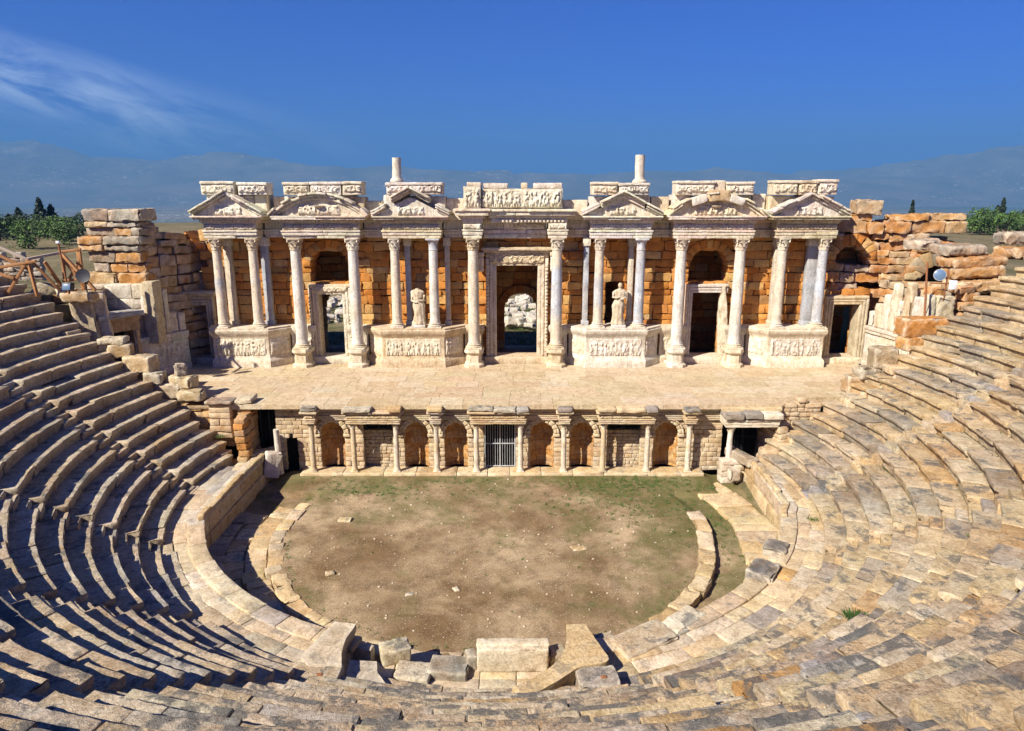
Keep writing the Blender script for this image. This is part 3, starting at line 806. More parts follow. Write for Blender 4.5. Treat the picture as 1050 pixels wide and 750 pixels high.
# ------------------------------------------------------------------ columns
def corinthian(mb, c, r, h, tint, plainish=False):
    x, y, z = c
    if plainish:
        lathe(mb, [(r, 0), (r * 1.08, h * .06), (r, h * .1), (r * 1.02, h * .5), (r * 1.3, h * .78), (r * 1.5, h * .84)], c, 20, tint, .006)
        block(mb, (x, y, z + h * .92), (r * 3.1, r * 3.1, h * .16), res=.2, rnd=.02, rough=.006, tint=tint); return
    lathe(mb, [(r * .98, 0), (r * 1.08, h * .03), (r * 1.0, h * .07), (r * 1.0, h * .35), (r * 1.08, h * .65), (r * 1.32, h * .86)], c, 20, tint, .004)
    for row, (z0, z1, nn, ro, cur) in enumerate(((.05, .45, 8, 1.03, .30), (.28, .76, 8, 1.06, .42))):
        for i in range(nn):
            a = 2 * pi * (i + .5 * row) / nn; V = []
            for j in range(6):
                t = j / 5; rr = r * (ro + .06 * t + cur * max(0, t - .45) ** 1.5 * 2.2); zz = h * (z0 + (z1 - z0) * (t if t < .85 else .85 - (t - .85) * .6))
                w = r * .36 * (1 - .55 * t ** 3)
                for s_, dr in ((-1, 0), (-.5, .05), (0, .11), (.5, .05), (1, 0)):
                    aa = a + s_ * w / rr
                    V.append((x + (rr + dr * r) * cos(aa), y + (rr + dr * r) * sin(aa), z + zz))
            V = np.array(V); V = V + vec_noise(V, 14., 1) * .012
            F = [(j * 5 + k, j * 5 + k + 1, (j + 1) * 5 + k + 1, (j + 1) * 5 + k) for j in range(5) for k in range(4)]
            mb.add(V, F, tint)
    for i in range(4):
        a = pi / 4 + i * pi / 2; rr = r * 1.52
        block(mb, (x + rr * cos(a), y + rr * sin(a), z + h * .78), (r * .42, r * .30, h * .2), rz=a, res=.06, rnd=.04, rough=.01, tint=tint)
    n = 24; poly = []
    for i in range(n):
        a = 2 * pi * i / n; q = abs(((a % (pi / 2)) - pi / 4) / (pi / 4)); rr = r * (1.36 + .42 * (1 - q) ** 1.6); poly.append((x + rr * cos(a), y + rr * sin(a)))
    prism(mb, poly, [(z + h * .86, -.03), (z + h * .9, 0), (z + h, .0)], tint, .008, sub=0)

def shaft_tint(kind):
    base = {'cream': (.66, .58, .46), 'white': (.66, .63, .57), 'blue': (.43, .47, .53), 'tan': (.58, .45, .28)}[kind.split('+')[0]]
    other = {'cream': (.66, .58, .46), 'white': (.68, .66, .62), 'blue': (.45, .50, .57), 'tan': (.58, .45, .28)}[kind.split('+')[-1]]
    seams = sorted(rng.uniform(.2, .8) for _ in range(2))
    def f(P):
        z = P[:, 2]; t = (z - z.min()) / max(1e-6, z.max() - z.min()); w = np.clip((t + .06 * np.sin(P[:, 0] * 40) - seams[0]) * 30, 0, 1)[:, None]
        w2 = np.clip((t - seams[1]) * 30, 0, 1)[:, None]; w = w * (1 - w2)
        C = np.array(base) * (1 - w) + np.array(other) * w
        return C * (1 + .12 * vnoise(P, 1.7)[:, None]) * (1 - .25 * np.exp(-((t - seams[0]) / .006) ** 2))[:, None]
    return f

def column(parent, x, y, zb, zt, r, kind='cream', pedestal=None, cap_h=.66, plain_cap=False, label=None, lean=0., base_h=.30):
    """pedestal > base > shaft > capital under one part; zb foot, zt top of the capital"""
    e = bpy.data.objects.new('column', None); e.empty_display_size = .2; COL.objects.link(e); e.parent = parent
    pl = ROOTLOC[parent.name]; e.location = (x - pl[0], y - pl[1], zb - pl[2]); ROOTLOC[e.name] = (x, y, zb)
    if label: e['label'] = label
    t0 = pick(MARBLE, .06) if kind != 'tan' else pick(TAN, .06)
    z = zb
    if pedestal:
        w = pedestal[0] / 2; H = pedestal[1]; mb = MB(); q = w * .42
        poly = [(x - w, y - w + q), (x - w + q, y - w), (x + w - q, y - w), (x + w, y - w + q), (x + w, y + w), (x - w, y + w)]
        prism(mb, poly, [(z, .06), (z + .16, .06), (z + .2, .02), (z + .27, -.08), (z + H * .68, -.10), (z + H * .76, -.02), (z + H * .82, .04), (z + H * .9, .05), (z + H, .02)], t0, .012)
        mb.build('pedestal', M['marble'], e, sharp=32); z += H
    mb = MB()
    block(mb, (x, y, z + base_h * .17), (r * 2.75, r * 2.75, base_h * .34), res=.2, rnd=.012, rough=.006, tint=t0)
    b0 = z + base_h * .34; q = base_h * .66
    lathe(mb, [(r * 1.30, 0), (r * 1.38, q * .12), (r * 1.38, q * .25), (r * 1.28, q * .38), (r * 1.12, q * .45), (r * 1.12, q * .6), (r * 1.22, q * .68), (r * 1.22, q * .84), (r * 1.1, q * .93), (r * 1.04, q)], (x, y, b0), 24, t0, .006)
    mb.build('base', M['marble'], e); z += base_h
    mb = MB(); sh = zt - cap_h - z
    pr = []
    for i in range(15):
        t = i / 14; rr = r * (1 - .14 * t ** 1.6)
        if i == 0: pr.append((rr * 1.08, 0)); pr.append((rr * 1.08, .05 * r / .3)); continue
        if i == 1: pr.append((rr, .10 * r / .3))
        pr.append((rr, sh * t))
    lathe(mb, pr, (x, y, z), 28, tfun=shaft_tint(kind), jit=.010, lean=(lean, 0)); mb.build('shaft', M['shaft'], e)
    mb = MB(); corinthian(mb, (x + lean * sh, y, zt - cap_h), r * .88, cap_h, (.50, .54, .60) if plain_cap and 'blue' in kind else pick(MARBLE, .06), plain_cap); mb.build('capital', M['marble'], e)
    return e

# ------------------------------------------------------------------ the stage building
SB = thing('stage_building', (1.2, 14.4, 3.6), 'ruined marble stage facade with columns, pediments and orange stone wall behind the stage', 'building')
YC = 13.42                      # column centres
YW = 14.55                      # front of the wall
def X(x, y=YC): return .78 + (x - .78) * ((y + 26.9) / 39.9)
def Zc(z, y=YC): return 13.6 - (13.6 - z) * ((y + 26.9) / 39.9)

# the rough orange wall, three doorways with relieving arches above
WX0 = -19.6
opens = [rect(-10.95 - WX0, -9.2 - WX0, 0, 8.0), arch(-10.0 - WX0, 1.15, 8.35, 9.35), rect(-.3 - WX0, 2.45 - WX0, 0, 9.7), rect(11.35 - WX0, 13.45 - WX0, 0, 8.0), arch(12.4 - WX0, 1.15, 8.45, 9.35),
         rect(-19.1 - WX0, -17.5 - WX0, 0, 7.25), rect(19.9 - WX0, 21.7 - WX0, 0, 7.4),
         rect(6.35 - WX0, 7.25 - WX0, 5.9, 8.3)]
mb = MB()
def wtop(u):
    x = u + WX0
    if x < -17.6: return 7.9 + .15 * sin(x * 5)
    if x > 19.4: return 7.9 + .3 * sin(x * 3)
    return 11.5
masonry(mb, (WX0, YW), (22.2, YW), 3.3, wtop, 1.3, .46, .55, 1.35, opens, ORANGE, rough=.045, jit=.045, rnd=.02, res=.22, chip=2., vary=.25, wild=.35)
mb.build('wall', M['orange'], SB)
for cx in (-10.0, 12.4):
    mb = MB(); voussoirs(mb, cx, 9.35, 1.12, 1.6, YW - .1, 1.2, 11, rough=.035); mb.build('relieving_arch', M['orange'], SB)
# back corridor and rear wall with arched openings
mb = MB()
masonry(mb, (-20.5, 19.3), (23., 19.3), 2.9, 10.6, 1.0, .52, .7, 1.5, [arch(1.35 + 20.5, 1.08, 0, 6.1), arch(-10.9 + 20.5, .95, 0, 6.2)], ORANGE, rough=.04, jit=.05)
for cx, w, zs in ((1.35, 1.06, 6.1), (-10.9, .93, 6.2)): voussoirs(mb, cx, zs, w, w + .5, 19.12, 1.1, 11)
mb.build('rear_wall', M['orange'], SB)
for x0 in (-15.4, -5.6, 8.2, 16.9):
    mb = MB(); masonry(mb, (x0, 15.9), (x0, 19.2), 3.0, 10.4, .9, .52, .7, 1.3, (), ORANGE, rough=.035, jit=.03); mb.build('cross_wall', M['orange'], SB)
mb = MB(); box(mb, -20.3, 22.9, 15.5, 20.8, 10.45, 10.8, (.34, .24, .15), res=1.2, rough=.03); mb.build('shade_roof', M['ruin'], SB)  # added flat roof, unseen, keeps skylight out of the corridor
mb = MB(); box(mb, -20.3, 22.9, 15.2, 20.4, 3.0, 3.3, (.25, .18, .11), res=1.2, rough=.03); mb.build('corridor_floor', M['pave'], SB)

# podia
def podium(x0, x1, cl, cr, lab):
    """front x0..x1 at 13.0, splayed sides running back by cl and cr"""
    yb = 14.9; e = bpy.data.objects.new('podium', None); COL.objects.link(e); e.parent = SB; e['label'] = lab
    p = ((x0 + x1) / 2, 13.6, 3.6); pl = ROOTLOC[SB.name]; e.location = tuple(a - b for a, b in zip(p, pl)); ROOTLOC[e.name] = p
    poly = [(x0, 13.02), (x1, 13.02), (x1 + cr, 14.1), (x1 + cr, yb), (x0 - cl, yb), (x0 - cl, 14.1)]
    mb = MB()
    prism(mb, poly, [(3.57, .05), (3.95, .05), (4.03, .02), (4.12, -.06), (4.2, -.10), (5.36, -.10), (5.46, -.04), (5.56, .02), (5.64, .08), (5.80, .10), (5.84, .05), (5.93, .05)], pick(MARBLE, .04), .012)
    mb.build('plinth', M['marble'], e, sharp=32)
    mb = MB(); relief(mb, x0 + .22, x1 - .22, 4.28, 5.32, 13.10, pick(MARBLE, .04), .10, .04, 'figures', seed=int(x0 * 7) + 99)
    for sx, c, sgn in ((x1, cr, 1), (x0, cl, -1)):
        if c < .2: continue
        L = hypot(c, 1.08); ang = atan2(1.08, c)
        def fn(P, sx=sx, sgn=sgn, ang=ang):
            u = P[:, 0]; v = P[:, 1]                                  # u along the splay from the front, v depth from 0
            if sgn > 0: return np.c_[sx + u * cos(ang) - v * sin(ang), 13.02 + u * sin(ang) + v * cos(ang), P[:, 2]]
            return np.c_[sx - (L - u) * cos(ang) + v * sin(ang), 13.02 + (L - u) * sin(ang) + v * cos(ang), P[:, 2]]
        relief(mb, .12, L - .12, 4.28, 5.32, .09, pick(MARBLE, .04), .09, .045, 'figures', fn=fn, seed=int(sx * 5) + 7)
    mb.build('relief_panel', M['marble'], e)
    return e
podium(-16.80, -13.45, .35, 1.0, 'podium under the leftmost pair of columns with a figure relief')
podium(-6.85, -3.15, 1.0, 1.1, 'podium under the headless statue with a figure relief')
podium(5.1, 8.62, 1.0, 1.0, 'podium under the veiled statue with a figure relief')
podium(15.75, 19.1, 1.0, .30, 'podium under the rightmost pair of columns with a figure relief')
# low dado wall between the podia and the doorways
for x0, x1 in ((-12.5, -11.05), (-9.05, -7.8), (-2.1, -.95), (3.05, 4.15), (9.6, 11.2), (13.55, 14.8)):
    mb = MB(); yb = 14.12
    prism(mb, [(x0, yb), (x1, yb), (x1, 14.9), (x0, 14.9)], [(3.57, .04), (3.95, .04), (4.1, -.05), (5.3, -.07), (5.46, 0), (5.6, .07), (5.78, .09), (5.92, .05)], pick(MARBLE, .06), .015)
    relief(mb, x0 + .2, x1 - .2, 4.3, 5.2, yb + .06, pick(MARBLE, .05), .10, .05, 'scroll', seed=int(x0 * 3))
    mb.build('dado', M['marble'], SB, sharp=32)

# doorways
def doorway(x0, x1, zs, zt, jw, lh, y=YW - .28, kind=MARBLE, lab=None, carved=False, right_lean=False, hood=False):
    e = bpy.data.objects.new('doorway', None); COL.objects.link(e); e.parent = SB
    p = ((x0 + x1) / 2, y, zs); pl = ROOTLOC[SB.name]; e.location = tuple(a - b for a, b in zip(p, pl)); ROOTLOC[e.name] = p
    if lab: e['label'] = lab
    mat = M['carved'] if carved else M['marble']
    for side in (-1, 1):
        mb = MB(); xa, xb = (x0 - jw, x0) if side < 0 else (x1, x1 + jw)
        t = pick(kind, .05)
        if right_lean and side > 0:
            V = []
            block(mb, ((xa + xb) / 2, y + .1, (zs + zt) / 2 + .2), (jw * 1.35, .42, zt - zs + .5), ry=-.05, res=.2, rnd=.05, rough=.025, chip=2., tint=t,
                  pre=lambda P: np.c_[P[:, 0] * (1 - .55 * np.clip(P[:, 2] / 1.2 - .5, 0, 1)), P[:, 1], P[:, 2]])
        else:
            box(mb, xa, xb, y, y + .95, zs, zt, t, res=.3, rough=.008)
            for q, (f0, f1) in enumerate(((0, .30), (.36, .62), (.70, .98))):
                w0, w1 = (xb - jw * f1, xb - jw * f0) if side < 0 else (xa + jw * f0, xa + jw * f1)
                box(mb, w0, w1, y - .03 - .03 * q, y + .02, zs + .01, zt + jw * f0, t, res=.3, rough=.006, rnd=.015)
            if carved:
                w0, w1 = (xb - jw * .95, xb - jw * .72) if side < 0 else (xa + jw * .72, xa + jw * .95)
                zz = zs + .3
                while zz < zt - .1:
                    block(mb, ((w0 + w1) / 2, y - .10, zz + .1), (w1 - w0, .12, .17), rz=rng.gauss(0, .2), ry=rng.gauss(0, .3), res=.06, rnd=.05, rough=.03, tint=t); zz += .21
        mb.build('jamb', mat, e)
    mb = MB(); t = pick(kind, .05)
    box(mb, x0 - jw, x1 + jw, y, y + .95, zt + .003, zt + lh, t, res=.3, rough=.01, chip=.8)
    for q, (f0, f1) in enumerate(((.0, .28), (.34, .60), (.68, .98))):
        box(mb, x0 - jw * f1 + .01, x1 + jw * f1 - .01, y - .03 - .03 * q, y + .02, zt + lh * f0 + .004, zt + lh * f1, t, res=.3, rough=.008, rnd=.015)
    if hood:
        box(mb, x0 - jw - .12, x1 + jw + .12, y - .25, y + .5, zt + lh + .01, zt + lh + .16, t, res=.25, rough=.02, chip=1.4)
        box(mb, x0 - jw - .25, x1 + jw + .25, y - .42, y + .5, zt + lh + .165, zt + lh + .32, t, res=.25, rough=.025, chip=1.6)
    if carved: relief(mb, x0 - jw * .6, x1 + jw * .6, zt + .12, zt + lh - .08, y - .08, t, .10, .05, 'scroll', seed=5)
    mb.build('lintel', mat, e)
    mb = MB(); box(mb, x0 - jw - .1, x1 + jw + .1, y - .35, y + 1.0, 3.595, zs, pick(MARBLE), res=.4, rough=.012); mb.build('threshold', M['marble'], e)
    return e
doorway(-10.75, -9.3, 4.0, 7.75, .55, .60, lab='left doorway, rubble slope seen through it', carved=True)
doorway(-.15, 2.3, 4.0, 9.45, .62, .75, lab='tall central doorway with carved frame', carved=True, hood=True)
doorway(11.5, 13.2, 4.0, 7.85, .40, .50, lab='right doorway with a broken leaning jamb', right_lean=True)
doorway(-18.75, -17.45, 3.95, 7.1, .48, .55, lab='dark doorway at the left end of the facade', kind=TAN, hood=True)
doorway(19.95, 21.5, 3.95, 7.15, .50, .50, lab='dark doorway at the right end of the facade', kind=TAN)
# consoles beside the central doorway
mb = MB()
for x in (-1.05, 3.2):
    block(mb, (x, 14.1, 9.6), (.34, .5, .9), rx=.1, res=.12, rnd=.08, rough=.03, tint=pick(MARBLE)); block(mb, (x, 14.0, 10.15), (.42, .5, .25), res=.15, rnd=.04, rough=.02, tint=pick(MARBLE))
mb.build('console', M['marble'], SB)

# columns: on podia, and standing free on pedestals
ZT = Zc(11.12); ZP = 5.93
for x, k, pc, lab in ((-15.95, 'cream+blue', False, None), (-13.9, 'cream+blue', False, None), (-5.87, 'cream', False, None), (-3.69, 'white+blue', True, None),
                  (5.75, 'cream+blue', False, None), (8.09, 'blue+white', True, None), (16.1, 'cream', False, None), (18.42, 'blue', False, 'blue grey column at the right end')):
    column(SB, X(x), YC, ZP, ZT, .285, k, None, .68, pc, lab)
for x, k in ((-11.48, 'white'), (-8.23, 'white+cream'), (-1.43, 'cream'), (3.34, 'cream+blue'), (10.38, 'white'), (13.73, 'white')):
    column(SB, X(x), YC, 3.6, ZT, .335, k, (1.02, 1.08), .68)
# flat piers and rear columns against the wall
for x, k, w in ((-15.35, 'cream', .42), (-13.25, 'blue', .42), (-5.15, 'blue', .3), (-2.9, 'cream', .28), (5.0, 'blue', .30), (7.55, 'cream', .28), (15.9, 'cream', .46), (17.85, 'blue', .62)):
    mb = MB(); t = {'cream': (.62, .55, .43), 'blue': (.40, .44, .50)}[k]
    x = X(x, 14.2)
    box(mb, x - w / 2, x + w / 2, 14.1, 14.5, 6.2, 10.6, t, res=.5, rough=.008); box(mb, x - w / 2 - .06, x + w / 2 + .06, 14.02, 14.52, 5.93, 6.2, t, res=.3, rough=.01); box(mb, x - w / 2 - .07, x + w / 2 + .07, 14.02, 14.52, 10.6, 11.1, pick(MARBLE), res=.2, rough=.015, chip=1.)
    mb.build('pier', M['shaft'], SB)

# entablature
def layers(mb, x0, x1, yf, yb, spec, t, brk=.0, res=.3):
    """spec: (z0, z1, projection); front at yf-projection"""
    for z0, z1, pr in spec:
        for sa, sb in split(x0 - pr, x1 + pr, 1.1, 2.6):
            tt = tuple(v * (1 + rng.uniform(-.08, .08)) for v in t)
            cz = rng.random() < brk
            box(mb, sa + .003, sb - .003, yf - pr + (.08 if cz else 0), yb, z0 + .002, z1 - .002, tt, res=res, rough=.012, chip=1.1, rnd=.015)
def dentils(mb, x0, x1, y, z, t, w=.11, gap=.10, h=.11, d=.14):
    x = x0
    while x + w < x1:
        if rng.random() > .06: block(mb, (x + w / 2, y, z), (w, d, h), res=.2, rnd=.008, rough=.004, chip=.3, tint=t)
        x += w + gap
ZA = ZT
ENT = [(0, .17, 0), (.17, .36, .03), (.36, .46, .07)]
def unit(x0, x1, kind, lab):
    e = bpy.data.objects.new('entablature', None); COL.objects.link(e); e.parent = SB; e['label'] = lab
    p = ((x0 + x1) / 2, 13.6, ZA); pl = ROOTLOC[SB.name]; e.location = tuple(a - b for a, b in zip(p, pl)); ROOTLOC[e.name] = p
    yf, yb = 13.10, 15.2
    mb = MB(); t = pick(MARBLE, .04); layers(mb, x0, x1, yf, yb, [(ZA + a, ZA + b, c) for a, b, c in ENT], t, .1); mb.build('architrave', M['marble'], e)
    mb = MB(); z = ZA + .46
    layers(mb, x0, x1, yf + .05, yb, [(z, z + .38, 0)], t); relief(mb, x0 + .02, x1 - .02, z + .02, z + .36, yf + .03, t, .09, .04, 'scroll', seed=int(x0 * 9) + 50)
    mb.build('frieze', M['marble'], e)
    z += .38; mb = MB()
    layers(mb, x0, x1, yf, yb, [(z, z + .08, .06), (z + .08, z + .20, .10)], t); dentils(mb, x0 - .1, x1 + .1, yf - .14, z + .145, t)
    layers(mb, x0, x1, yf, yb, [(z + .205, z + .33, .42), (z + .33, z + .42, .50)], t, .25, .2)
    mb.build('cornice', M['marble'], e)
    z += .42
    xa, xb = x0 - .55, x1 + .55; cx = (x0 + x1) / 2
    mb = MB(); t = pick(MARBLE, .05)
    if kind.startswith('tri'):
        hgt = 1.12; hw = (xb - xa) / 2; sl = atan2(hgt, hw); L = hypot(hgt, hw)
        # tympanum with carved boss
        n = 14; xs = np.linspace(xa + .35, xb - .35, n)
        V = [(x, yf - .02, z) for x in xs] + [(x, yf - .02, z + max(.02, hgt * (1 - abs(x - cx) / hw) - .08)) for x in xs]
        F = [(i, i + 1, n + i + 1, n + i) for i in range(n - 1)]
        V = np.array(V); V2 = V + np.array([0, 1.6, 0]); mb.add(V, F, t)
        relief(mb, cx - .75, cx + .75, z + .03, z + .52, yf - .06, t, .16, .05, 'figures', seed=int(x0 * 11) + 400)
        mb.build('tympanum', M['marble'], e)
        mb = MB()
        for sgn in (-1, 1):
            segs = split(0, L, .55, 1.05)
            if kind == 'tri_broken_low': segs = [(0, L * .36), (L * .50, L)]
            if kind == 'tri_broken': segs = [(0, L * .42), (L * .46, L)]
            for a, b in segs:
                off = .0 if (a == 0 or kind != 'tri_broken_low') else .22
                for d0, d1, pr in ((-.26, -.12, .16), (-.12, .0, .34), (0, .10, .50)):
                    if pr == .5 and rng.random() < .22 and a > 0: continue
                    b_ = b - .012; a_ = a; jz = rng.gauss(0, .012); pr = pr - (rng.uniform(.05, .2) if rng.random() < .25 else 0)
                    m = (a + b) / 2
                    x = (xa + m * cos(sl)) if sgn < 0 else (xb - m * cos(sl)); zz = z + m * sin(sl) + (d0 + d1) / 2 + .16 + off + jz
                    block(mb, (x, (yf - pr + 14.6) / 2, zz), (b_ - a_, 14.6 - yf + pr, d1 - d0 - .004), ry=(-sl if sgn < 0 else sl), res=.16, rnd=.02, rough=.024, chip=2., tint=tuple(v * rng.uniform(.9, 1.08) for v in t))
        mb.build('raking_cornice', M['marble'], e)
    else:
        w = (xb - xa) / 2; rise = 1.15; R = (w * w + rise * rise) / (2 * rise); a0 = math.asin(w / R); zc = z + rise - R
        n = 16; xs = np.linspace(xa + .3, xb - .3, n)
        V = [(x, yf - .02, z) for x in xs] + [(x, yf - .02, max(z + .02, zc + sqrt(R * R - (x - cx) ** 2) - .1)) for x in xs]
        mb.add(V, [(i, i + 1, n + i + 1, n + i) for i in range(n - 1)], t)
        relief(mb, cx - 1.2, cx + 1.2, z + .03, z + .62, yf - .06, t, .16, .06, 'figures', seed=int(x0 * 13) + 800)
        lathe(mb, [(.0, .0), (.22, .02), (.28, .08), (.3, .12)], (cx, yf - .12, z + .45), 16, t)
        mb.build('tympanum', M['marble'], e)
        mb = MB(); N = 12
        for i in range(N):
            u0 = -a0 + 2 * a0 * i / N; u1 = -a0 + 2 * a0 * (i + 1) / N; um = (u0 + u1) / 2
            if kind == 'seg_broken' and (i in (3, 8)): continue
            drop = 0
            for d0, d1, pr in ((-.28, -.13, .16), (-.13, 0, .34), (0, .11, .5)):
                if pr == .5 and rng.random() < .18: continue
                if rng.random() < .2: pr -= rng.uniform(.05, .18)
                Rm = R + (d0 + d1) / 2 + .02
                block(mb, (cx + Rm * sin(um), (yf - pr + 14.6) / 2, zc + Rm * cos(um) + drop), (Rm * (u1 - u0) + .012, 14.6 - yf + pr, d1 - d0 - .004), ry=um, res=.2, rnd=.02, rough=.018, chip=1.2, tint=tuple(v * rng.uniform(.92, 1.06) for v in t))
        if kind == 'seg_broken':
            block(mb, (cx + .1, 13.1, z + 1.1), (1.15, .9, .62), res=.14, rnd=.06, rough=.035, chip=1.6, tint=(.50, .36, .2))
            for s_ in (-1, 1): block(mb, (cx + s_ * 1.05, 13.1, z + .86), (.85, .9, .42), ry=s_ * .32, res=.18, rnd=.03, rough=.012, tint=(.70, .67, .6))
        mb.build('raking_cornice', M['marble'], e)
    return e, z
def attic(xs, z0, z1, y0=13.25, lab=None, rel=True):
    """row of relief blocks standing on the cornice"""
    for x0, x1 in xs:
        mb = MB(); t = pick(MARBLE, .06)
        dz = rng.uniform(-.04, .05); dx = rng.uniform(-.02, .02)
        box(mb, x0 + .01, x1 - .01, y0, y0 + 1.1, z0, z1 + dz, t, res=.22, rough=.018, chip=1.4, rnd=.03)
        box(mb, x0 - .03, x1 + .03, y0 - .08, y0 + 1.05, z1 + dz - .15, z1 + dz, t, res=.22, rough=.02, chip=1.4, rnd=.03)
        if rel and x1 - x0 > .4: relief(mb, x0 + .06, x1 - .06, z0 + .12, z1 - .18, y0 - .02, t, .12, .05, 'scroll', seed=int(x0 * 17) + 900)
        mb.build('attic_block', M['marble'], SB)
def plainblocks(xs, z0, z1, y0, pal=MARBLE, yb=15.0, jag=.08):
    for x0, x1 in xs:
        mb = MB(); box(mb, x0 + .008, x1 - .008, y0 + rng.uniform(0, .06), yb, z0, z1 + rng.uniform(-jag, jag * .5), pick(pal, .07), res=.25, rough=.02, chip=1.5, rnd=.03); mb.build('attic_block', M['marble'], SB)

units = [(-16.45, -13.5, 'tri', 'entablature over the leftmost column pair with a triangular pediment'), (-12.05, -7.75, 'seg', 'entablature over the left doorway with a curved pediment'),
         (-6.45, -3.2, 'tri_broken_low', 'entablature over the headless statue with a broken pediment'), (5.2, 8.6, 'tri_broken', 'entablature over the veiled statue with a split pediment'),
         (9.85, 14.3, 'seg_broken', 'entablature over the right doorway with a broken curved pediment'), (15.6, 18.95, 'tri', 'entablature over the rightmost column pair with a triangular pediment')]
for x0, x1, k, lab in units: unit(X(x0), X(x1), k, lab)
# pediment backing courses and the attic blocks above
ZB = 12.30
for (x0, x1) in ((-16.5, -13.1), (-12.1, -7.6), (-6.5, -3.0), (5.2, 8.6), (9.9, 14.3), (15.3, 19.0)):
    plainblocks(split(x0, x1, .9, 1.6), ZB, 13.46, 13.62)
attic([(-16.6, -14.75), (-14.55, -12.9)], 13.48, 14.2)
attic([(-12.0, -10.55), (-10.5, -8.75), (-8.7, -7.6)], 13.48, 14.2)
attic([(-6.25, -3.1)], 13.5, 14.2)
attic([(5.25, 6.7), (6.75, 8.45)], 13.48, 14.15)
attic([(9.95, 12.1), (12.75, 14.3)], 13.48, 14.2)
plainblocks([(12.12, 12.72)], 13.48, 14.3, 13.3)
attic([(15.4, 16.75), (16.8, 17.85), (17.88, 18.95)], 13.48, 14.28)
# recessed runs between the units
for x0, x1 in ((-13.4, -12.1), (-7.7, -6.5), (-3.1, -1.9), (3.7, 5.2), (8.7, 9.8), (14.4, 15.6)):
    mb = MB(); t = pick(MARBLE, .05); layers(mb, X(x0), X(x1), 14.15, 15.1, [(ZA + a, ZA + b, c) for a, b, c in ENT] + [(ZA + .46, ZA + .84, -.02), (ZA + .84, ZA + 1.0, .1), (ZA + 1.0, ZA + 1.26, .3)], t, .2)
    mb.build('recessed_entablature', M['marble'], SB)
for x0, x1, z1 in ((-12.85, -12.1, 13.5), (-7.6, -6.6, 13.2), (-3.0, -1.95, 13.4), (3.7, 5.1, 13.3), (8.7, 9.75, 13.45), (14.45, 15.25, 13.55)):
    plainblocks(split(x0, x1, .7, 1.5), 12.35, z1, 13.95, jag=.12)
# central bay
e = bpy.data.objects.new('entablature', None); COL.objects.link(e); e.parent = SB; e['label'] = 'central entablature with a long figure frieze'
p = (.95, 13.6, ZA); pl = ROOTLOC[SB.name]; e.location = tuple(a - b for a, b in zip(p, pl)); ROOTLOC[e.name] = p
mb = MB(); t = pick(MARBLE)
for x in (X(-1.42), X(3.34)):
    layers(mb, x - .52, x + .52, 13.05, 15., [(ZA, ZA + .2, 0), (ZA + .2, ZA + .42, .04), (ZA + .42, ZA + .5, .08), (ZA + .5, ZA + .85, 0)], t, .1, .2)
    relief(mb, x - .5, x + .5, ZA + .52, ZA + .83, 13.02, t, .10, .05, 'scroll', seed=int(x * 3) + 77)
layers(mb, X(-.85), X(2.75), 13.95, 15., [(ZA - .05, ZA + .2, 0), (ZA + .2, ZA + .45, .04), (ZA + .45, ZA + .85, -.02)], t, .5, .2)
relief(mb, X(.9), X(2.7), ZA + .48, ZA + .82, 13.92, t, .1, .05, 'scroll', seed=3)
mb.build('architrave', M['marble'], e)
mb = MB(); t = pick(MARBLE)
z = ZA + .85
layers(mb, X(-1.95), X(-.9), 13.05, 15., [(z, z + .26, .04), (z + .263, z + .42, .18), (z + .423, z + .66, .40), (z + .663, z + .8, .50)], t, .1, .2)
layers(mb, X(-.35), X(3.85), 13.3, 15., [(z, z + .26, .04), (z + .263, z + .42, .16), (z + .423, z + .64, .44), (z + .643, z + .77, .52)], t, .35, .2)
dentils(mb, X(-.4), X(3.8), 13.2, z + .11, t)
mb.build('cornice', M['marble'], e)
mb = MB(); t = pick(MARBLE); z += .805
box(mb, X(-.95), X(3.6), 13.35, 14.6, z, z + 1.08, t, res=.25, rough=.015, chip=1.3); relief(mb, X(-.92), X(3.55), z + .04, z + 1.02, 13.30, t, .20, .042, 'figures', seed=321)
box(mb, X(-1.9), X(-.95), 13.05, 14.4, z, z + 1.2, t, res=.2, rough=.015, chip=1.); relief(mb, X(-1.85), X(-1.0), z + .06, z + 1.1, 13.02, t, .18, .042, 'figures', seed=322)
mb.build('figure_frieze', M['marble'], e)
plainblocks([(-2.0, -.2), (-.2, 1.6), (1.6, 3.9)], 11.9, 12.9, 13.95)
plainblocks([(-.85, .55), (1.3, 1.65), (2.0, 3.6)], 13.84, 14.12, 13.45, jag=.06)
plainblocks([(-1.75, -.95)], 13.95, 14.2, 13.3, jag=.04)

# short columns left standing on top
for x, z0, z1, r, ln, lab in ((-5.7, 14.2, 15.5, .25, .02, 'broken upper column leaning above the headless statue'), (7.95, 14.15, 15.66, .27, -.01, 'taller broken upper column with round base above the veiled statue')):
    t = thing('broken_column', (x, 13.7, z0), lab, 'column', 'upper column stumps')
    mb = MB(); lathe(mb, [(r * 1.5, 0), (r * 1.55, .08), (r * 1.35, .14), (r * 1.2, .2)], (x, 13.7, z0), 20, (.64, .6, .52), .01); mb.build('base', M['marble'], t)
    mb = MB(); lathe(mb, [(r * 1.12, .18)] + [(r * (1.02 - .05 * i / 8), .22 + (z1 - z0 - .22) * i / 8) for i in range(9)], (x, 13.7, z0), 22, (.66, .6, .5), .02, lean=(ln, 0)); mb.build('shaft', M['shaft'], t)

